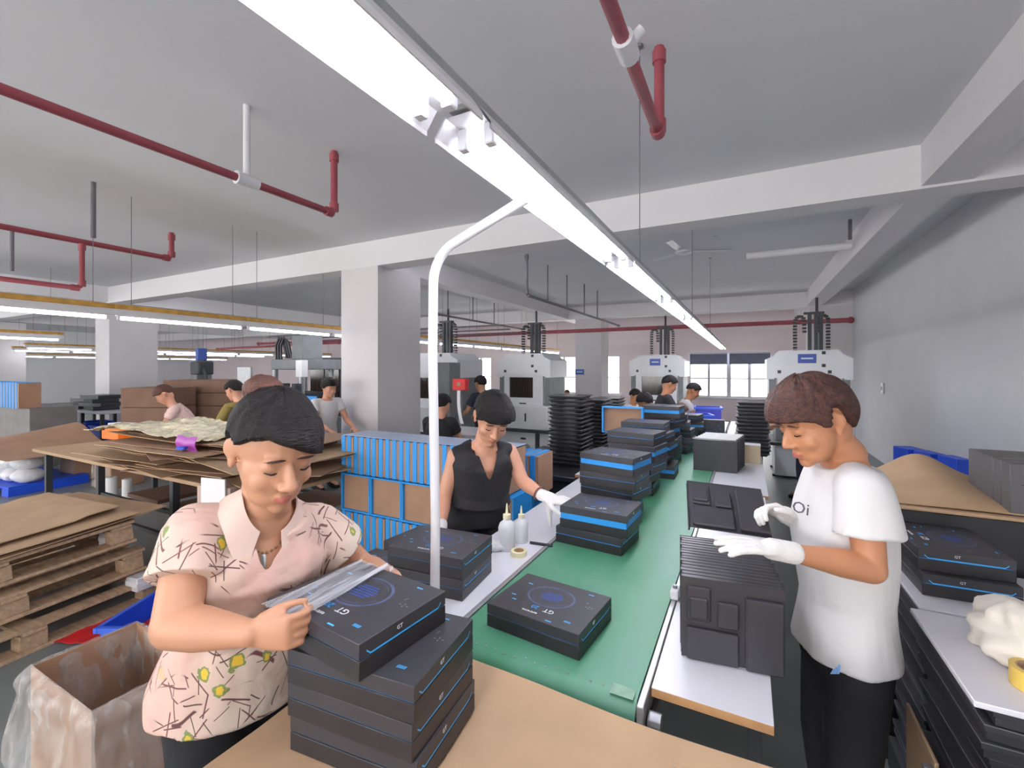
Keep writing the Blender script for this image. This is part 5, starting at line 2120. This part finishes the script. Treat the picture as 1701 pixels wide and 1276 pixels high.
r1, org1 = build_person('woman in a floral blouse wrapping the black box in film', J, dict(
    voxel=.0045, skin=m_skin, shirt=m_blouse, hem=.06, sleeve=.52, loose=.026, cuff=.020, flare=.10, bust=True, wk=1.04, ak=1.13, jaw=1.08,
    ruffle=.010, rs=8, vneck=(.10, .056), belt=.35, shirt_label='pale blouse printed with twigs and yellow blossoms',
    hair=(side_bang, lambda a, e: .011 + .010 * max(0, e / 90) + (.006 if a < 50 and e < 40 else 0)), bun=(0.01, -.078, .100, .048), strands=30, seed=2))
h1 = J['head']
# blouse collar
b = MB()
nk = J['neck']
side = (J['shR'] - J['shL']).normalized()
fr = J['front']
upv = side.cross(fr).normalized()
if upv.z < 0:
    upv = -upv


def collar(sgn):
    def fn(u, v):
        a = math.radians(22 + u * 158)
        r0 = .064 + .004 * v
        out = v * (.034 + .012 * max(0, 1 - u * 3))
        x, y = math.sin(a) * sgn, math.cos(a)
        pt = 1 - min(1, u * 4)
        z = .022 - .006 * math.cos(a) - v * (.042 + .036 * pt) - .052 * max(0, math.cos(a)) ** 1.3
        return nk + side * x * (r0 + out) + fr * (y * (r0 * .98 + out * .9) + .008) + upv * z - org1
    return fn


for sgn in (-1, 1):
    MB().sheet(collar(sgn), 22, 6, .0035).build('collar', m_collar, r1)
# necklace with a pale pendant
pts = []
for k in range(17):
    a = math.radians(-80 + k * 10)
    pts.append(nk + side * math.sin(a) * .058 + fr * (math.cos(a) * .062 + .016) + upv * (-.028 - .052 * math.cos(a) ** 2) - org1)
nb = MB()
for k in range(len(pts) - 1):
    nb.ell(pts[k].lerp(pts[k + 1], .5), (.0035, .0035, .0035), n=8, m=5)
n1 = nb.build('necklace', mat('necklace beads', (142, 104, 74), .4), r1)
MB().box(-.010, .010, -.003, .003, -.016, .016, .003).build('pendant', mat('pale jade', (196, 206, 204), .25), n1, loc=pts[8] + fr * .006 - upv * .016)

# film over the top box, held in her hand
zt_ = .778 + 4 * .0716
A0 = W(494, 1032, .915)
A1 = W(654, 950, 1.17)
B0 = W(434, 1003, .965)
B1 = W(600, 930, 1.20)


def film(u, v):
    p = A0.lerp(A1, u)
    q = B0.lerp(B1, u)
    r = p.lerp(q, v)
    s_ = math.sin(math.pi * min(1, v * 1.05)) * math.sin(math.pi * u) ** .6
    zmin = zt_ + .004
    z = r.z + .012 * s_
    n_ = .005 * noise.noise(V((u * 1.2, v * 9, 1))) + .003 * noise.noise(V((u * 2, v * 22, 4)))
    if .08 < u < .95 and v < .75:
        z = max(z, zmin)
    z += n_ * (1 + s_)
    fold = math.exp(-((v - .06) / .05) ** 2)
    return V((r.x, r.y, z + .010 * fold * (1 + .12 * math.sin(u * 9))))


fd = (A1 - A0)
ft = math.atan2(fd.y, fd.x)
FM = Matrix.Rotation(-ft, 4, 'Z') @ Matrix.Translation(-A0)
t = thing('wrapping_film', 'clear plastic film pulled over the top black box by the woman', 'film', A0, ft)
b = MB()
b.sheet(lambda u, v: FM @ film(u, v), 60, 46)
b.build('film_sheet', film_mat('wrap film', .34, (228, 230, 236), .16, (.22, 2.2, 1), .25, 2.4), t)
b = MB()
b.sheet(lambda u, v: FM @ (film(u, v * .10 * (.55 + .45 * math.sin(math.pi * (.15 + .8 * u)))) + V((0, 0, .002 + .005 * math.sin(v * 3.1)))), 60, 8)
b.build('film_fold', film_mat('folded film', .62, (232, 232, 238), .2, (.25, 3, 3), .8, 1.4), t)

# --- woman in black
J = {}
Zw = 2.36
J['pelvis'] = W(792, 850, 2.40)
J['waist'] = W(796, 815, 2.39)
J['chest'] = W(802, 768, 2.36)
J['shl'] = W(803, 748, 2.35)
J['neck'] = W(806, 735, 2.33)
J['shR'] = W(757, 757, 2.33)
J['shL'] = W(846, 750, 2.40)
J['elR'] = W(738, 826, 2.30)
J['wrR'] = W(732, 880, 2.16)
J['elL'] = W(868, 800, 2.34)
J['wrL'] = W(906, 827, 2.22)
J['head'] = HeadFrame(W(818, 694, 2.28), cv(.20, -.72, -.52), cv(.08, 0, 1), 1.10)
J['front'] = front_of(J)
J['handR'] = dict(d=cv(.1, -.45, -.75), nrm=cv(-.8, -.2, .3), thumb=cv(.7, -.3, 0), curl=(.35, .4, .4, .45), k=1.0)
J['handL'] = dict(d=cv(.92, -.3, -.06), nrm=cv(.1, -.2, 1), thumb=cv(-.2, -.95, -.25), curl=(.18, .2, .25, .3), k=1.0, tout=.8)
pose_legs(J, cv(.3, -.9, 0))
r2, org2 = build_person('woman in a black sleeveless top with white gloves behind the left worktop', J, dict(
    voxel=.0055, skin=m_skin2, shirt=m_vest, hem=.30, sleeve=0, loose=.024, flare=.10, bust=True, gloves=True, flap='L', wk=.98, ruffle=.005, ak=.95,
    vneck=(.135, .055), belt=.42, tk=1.1, shirt_label='black sleeveless top with a v neck',
    hair=(hair_full(10, -10, -34), lambda a, e: .016 + (.010 if a < 60 and e < 45 else 0)), tail=[(0, -.09, .04), (.01, -.125, .02), (.015, -.135, -.03), (.02, -.125, -.08)], seed=4))
p = J['wrL'] - (J['wrL'] - J['elL']).normalized() * .045
ax_ = (J['wrL'] - J['elL']).normalized()
a1 = ax_.orthogonal().normalized()
b = MB()
b.M = Matrix.Translation(p - org2)
n = 20
a2 = ax_.cross(a1)
b.rings([(a1 * .034 * math.cos(2 * math.pi * k / n) + a2 * .034 * math.sin(2 * math.pi * k / n), (a1 * math.cos(2 * math.pi * k / n) + a2 * math.sin(2 * math.pi * k / n)) * .004, ax_ * .004) for k in range(n)], 8, closed=True)
b.build('bracelet', mat('brown bracelet', (120, 70, 60), .4), r2)

# --- man in the white tee
J = {}
J['pelvis'] = W(1402, 1070, 1.43)
J['waist'] = W(1404, 985, 1.43)
J['chest'] = W(1398, 880, 1.43)
J['shl'] = W(1404, 788, 1.43)
J['neck'] = W(1404, 758, 1.43)
J['shR'] = W(1372, 792, 1.59)
J['shL'] = W(1432, 815, 1.275)
J['elR'] = W(1385, 905, 1.62)
J['wrR'] = W(1318, 862, 1.50)
J['elL'] = W(1446, 945, 1.24)
J['wrL'] = W(1300, 915, 1.235)
J['head'] = HeadFrame(W(1352, 700, 1.42), cv(-.90, -.02, -.40), cv(-.05, -.0, 1), 1.10)
J['front'] = front_of(J)
J['handL'] = dict(d=cv(-.9, .12, .12), nrm=cv(.1, -.45, .85), thumb=cv(-.25, .75, .1), curl=(.10, .12, .18, .22), k=1.02, tout=.5)
J['handR'] = dict(d=cv(-.75, .1, .35), nrm=cv(.1, -.5, .8), thumb=cv(-.3, -.6, .6), curl=(.75, .8, .8, .8), k=1.0, tcurl=.6)
pose_legs(J, cv(-1, .3, 0), .09)
r3, org3 = build_person('man in a white tee and white gloves handling the black trays', J, dict(
    voxel=.0048, skin=m_skin3, shirt=m_tee, hem=.2, sleeve=.58, loose=.028, cuff=.030, flare=.04, gloves=True, wk=.98, ak=1.02, neckk=1.04, ruffle=.014, rs=5.5, jaw=1.04,
    hair=([(0, 6), (40, 5), (58, -2), (66, -16), (78, -18), (90, 14), (108, 8), (124, -26), (150, -46), (180, -52)], lambda a, e: .020 + .010 * max(0, math.cos(math.radians(a))) * (1 if e < 50 else .5) + .006 * max(0, e / 90)), hairm=m_hairb, hamp=.005, strands=20, seed=7))
# chest print and trouser mark
t2 = put('shirt_print', text_mesh('Oi', .05, mat('dark print', (70, 70, 76), .6, var=0), .0006), r3)
p = W(1330, 845, 1.40)
t2.location = p - org3
t2.rotation_euler = (math.radians(80), 0, TH - math.radians(60))
b = MB()
for k in range(3):
    b.add([(-.012 + k * .009, 0, 0), (-.004 + k * .009, 0, 0), (.004 + k * .007, 0, .012 + k * .006), (-.003 + k * .007, 0, .015 + k * .006)], [(0, 1, 2, 3)])
t2 = b.build('trouser_mark', mat('pale blue mark', (120, 160, 210), .5, var=0), r3, smooth=False)
t2.location = W(1386, 1120, 1.245) - org3
t2.rotation_euler = (0, 0, TH)


# --- people farther off
def small_person(label, px, zc, face, top_y, sp, lean=.1, hp=.35, armR=(.12, .30, -.08), armL=(.12, .30, -.08), hgt=None, seat=False, hy=None):
    """face = direction (right, away); top_y = row of the crown in the photograph"""
    ztop = H - (top_y - 612) * zc / F
    k = ztop / 1.60 if hgt is None else hgt / 1.60
    base = cv((px - 850.5) * zc / F, zc, 0)
    f = cv(face[0], face[1], 0).normalized()
    s = V((f.y, -f.x, 0))
    J = {}
    pz = ztop - .66 * k
    # head stays at px: shift the base back by the lean
    base = base - f * (lean * .62 + .05)
    P = lambda fw, sd, z: base + f * fw + s * sd + V((0, 0, z))
    J['pelvis'] = P(0, 0, pz - .06 * k)
    J['waist'] = P(lean * .25, 0, pz + .08 * k)
    J['chest'] = P(lean * .6, 0, pz + .24 * k)
    J['shl'] = P(lean * .8, 0, pz + .36 * k)
    J['neck'] = P(lean * .9, 0, pz + .41 * k)
    J['shR'] = P(lean * .8, .165 * k, pz + .355 * k)
    J['shL'] = P(lean * .8, -.165 * k, pz + .355 * k)
    J['head'] = HeadFrame(P(lean + .05, 0, pz + .545 * k), f * math.cos(hp) + V((0, 0, -math.sin(hp))), (0, 0, 1), 1.06 * k)
    J['front'] = f.copy()
    for q, a, sg in (('R', armR, 1), ('L', armL, -1)):
        e = J['sh' + q] + f * a[0] * k + s * .05 * sg * k + V((0, 0, -.235 * k))
        J['el' + q] = e
        J['wr' + q] = e + f * a[1] * .8 * k + V((0, 0, a[2])) - s * .05 * sg
        d = (J['wr' + q] - e).normalized()
        J['hand' + q] = dict(d=d, nrm=V((0, 0, 1)), thumb=-s * sg, curl=(.3, .3, .35, .4), rad=1.25)
    pose_legs(J, f, .085 * k)
    sp = dict(sp)
    sp.setdefault('voxel', .0115)
    sp.setdefault('hair', (hair_full(14, -10, -36), lambda a, e: .016))
    return build_person(label, J, sp)


longh = (hair_full(14, -30, -46), lambda a, e: .020)
shorth = ([(0, 22), (45, 20), (65, 2), (80, -8), (95, 10), (120, -12), (180, -30)], lambda a, e: .018)
small_person('stooping woman in pale pink behind the cardboard heap', 292, 6.2, (-.75, -.55), 641, dict(shirt=m_pink, sleeve=.55, bust=False, hairm=m_hairbun, skin=m_skin2), lean=.34, hp=.7, hgt=1.62)
small_person('person in olive behind the floral blouse woman', 398, 5.7, (-.85, .2), 634, dict(shirt=m_olive, sleeve=1.4, skin=m_skin2), lean=.22, hp=.35, hgt=1.62)
small_person('woman in a white tee with dark collar behind the cardboard heap', 545, 5.9, (.75, -.6), 630, dict(shirt=m_tee, sleeve=.5, skin=m_skin2, hair=longh), lean=.08, hp=.25, hgt=1.6)
small_person('seated worker in black seen from behind, left of the woman in black', 733, 5.2, (.35, .93), 657, dict(shirt=m_vest, sleeve=.5, skin=m_skin2), lean=.1, hp=.2, hgt=1.58)
small_person('dark haired worker standing by the red control box', 800, 7.0, (-.6, .75), 626, dict(shirt=m_navy, sleeve=.6), lean=.08, hp=.2, hgt=1.55)
small_person('worker with short dark hair facing the camera behind the belt piles', 1054, 7.5, (.55, -.8), 648, dict(shirt=m_tee, sleeve=.5, skin=m_skin3, hair=shorth), lean=.05, hp=.35, hgt=1.5)
small_person('bending worker with dark hair beside the farthest belt pile', 1078, 5.6, (-.8, -.5), 654, dict(shirt=m_tee, sleeve=.5, skin=m_skin3, hair=longh), lean=.2, hp=.45, hgt=1.5)
small_person('tall man in a charcoal shirt before the middle white machine', 1108, 6.7, (.95, -.05), 626, dict(shirt=m_dkshirt, sleeve=1.3, skin=m_skin3, hair=shorth), lean=.10, hp=.4, hgt=1.62)
small_person('man in a white shirt leaning over the far end of the belt', 1142, 7.3, (.9, -.35), 638, dict(shirt=m_tee, sleeve=.55, skin=m_skin3, hair=shorth), lean=.24, hp=.55, hgt=1.58)
small_person('worker of whom only the brown hair shows behind the belt piles', 1128, 6.0, (.3, -.9), 671, dict(shirt=m_olive, sleeve=.5, hairm=m_hairbun), lean=.1, hp=.3, hgt=1.42)
small_person('worker in navy trousers at the white machine by the right wall', 1330, 5.5, (-.5, .85), 629, dict(shirt=m_tee, sleeve=.5, trousers=m_navy, hair=shorth), lean=.06, hp=.2, hgt=1.56)
small_person('distant worker with brown hair by the back windows', 942, 11.2, (.1, -1), 648, dict(shirt=m_navy, sleeve=.6, hairm=m_hairbun), lean=.05, hp=.1, hgt=1.1)
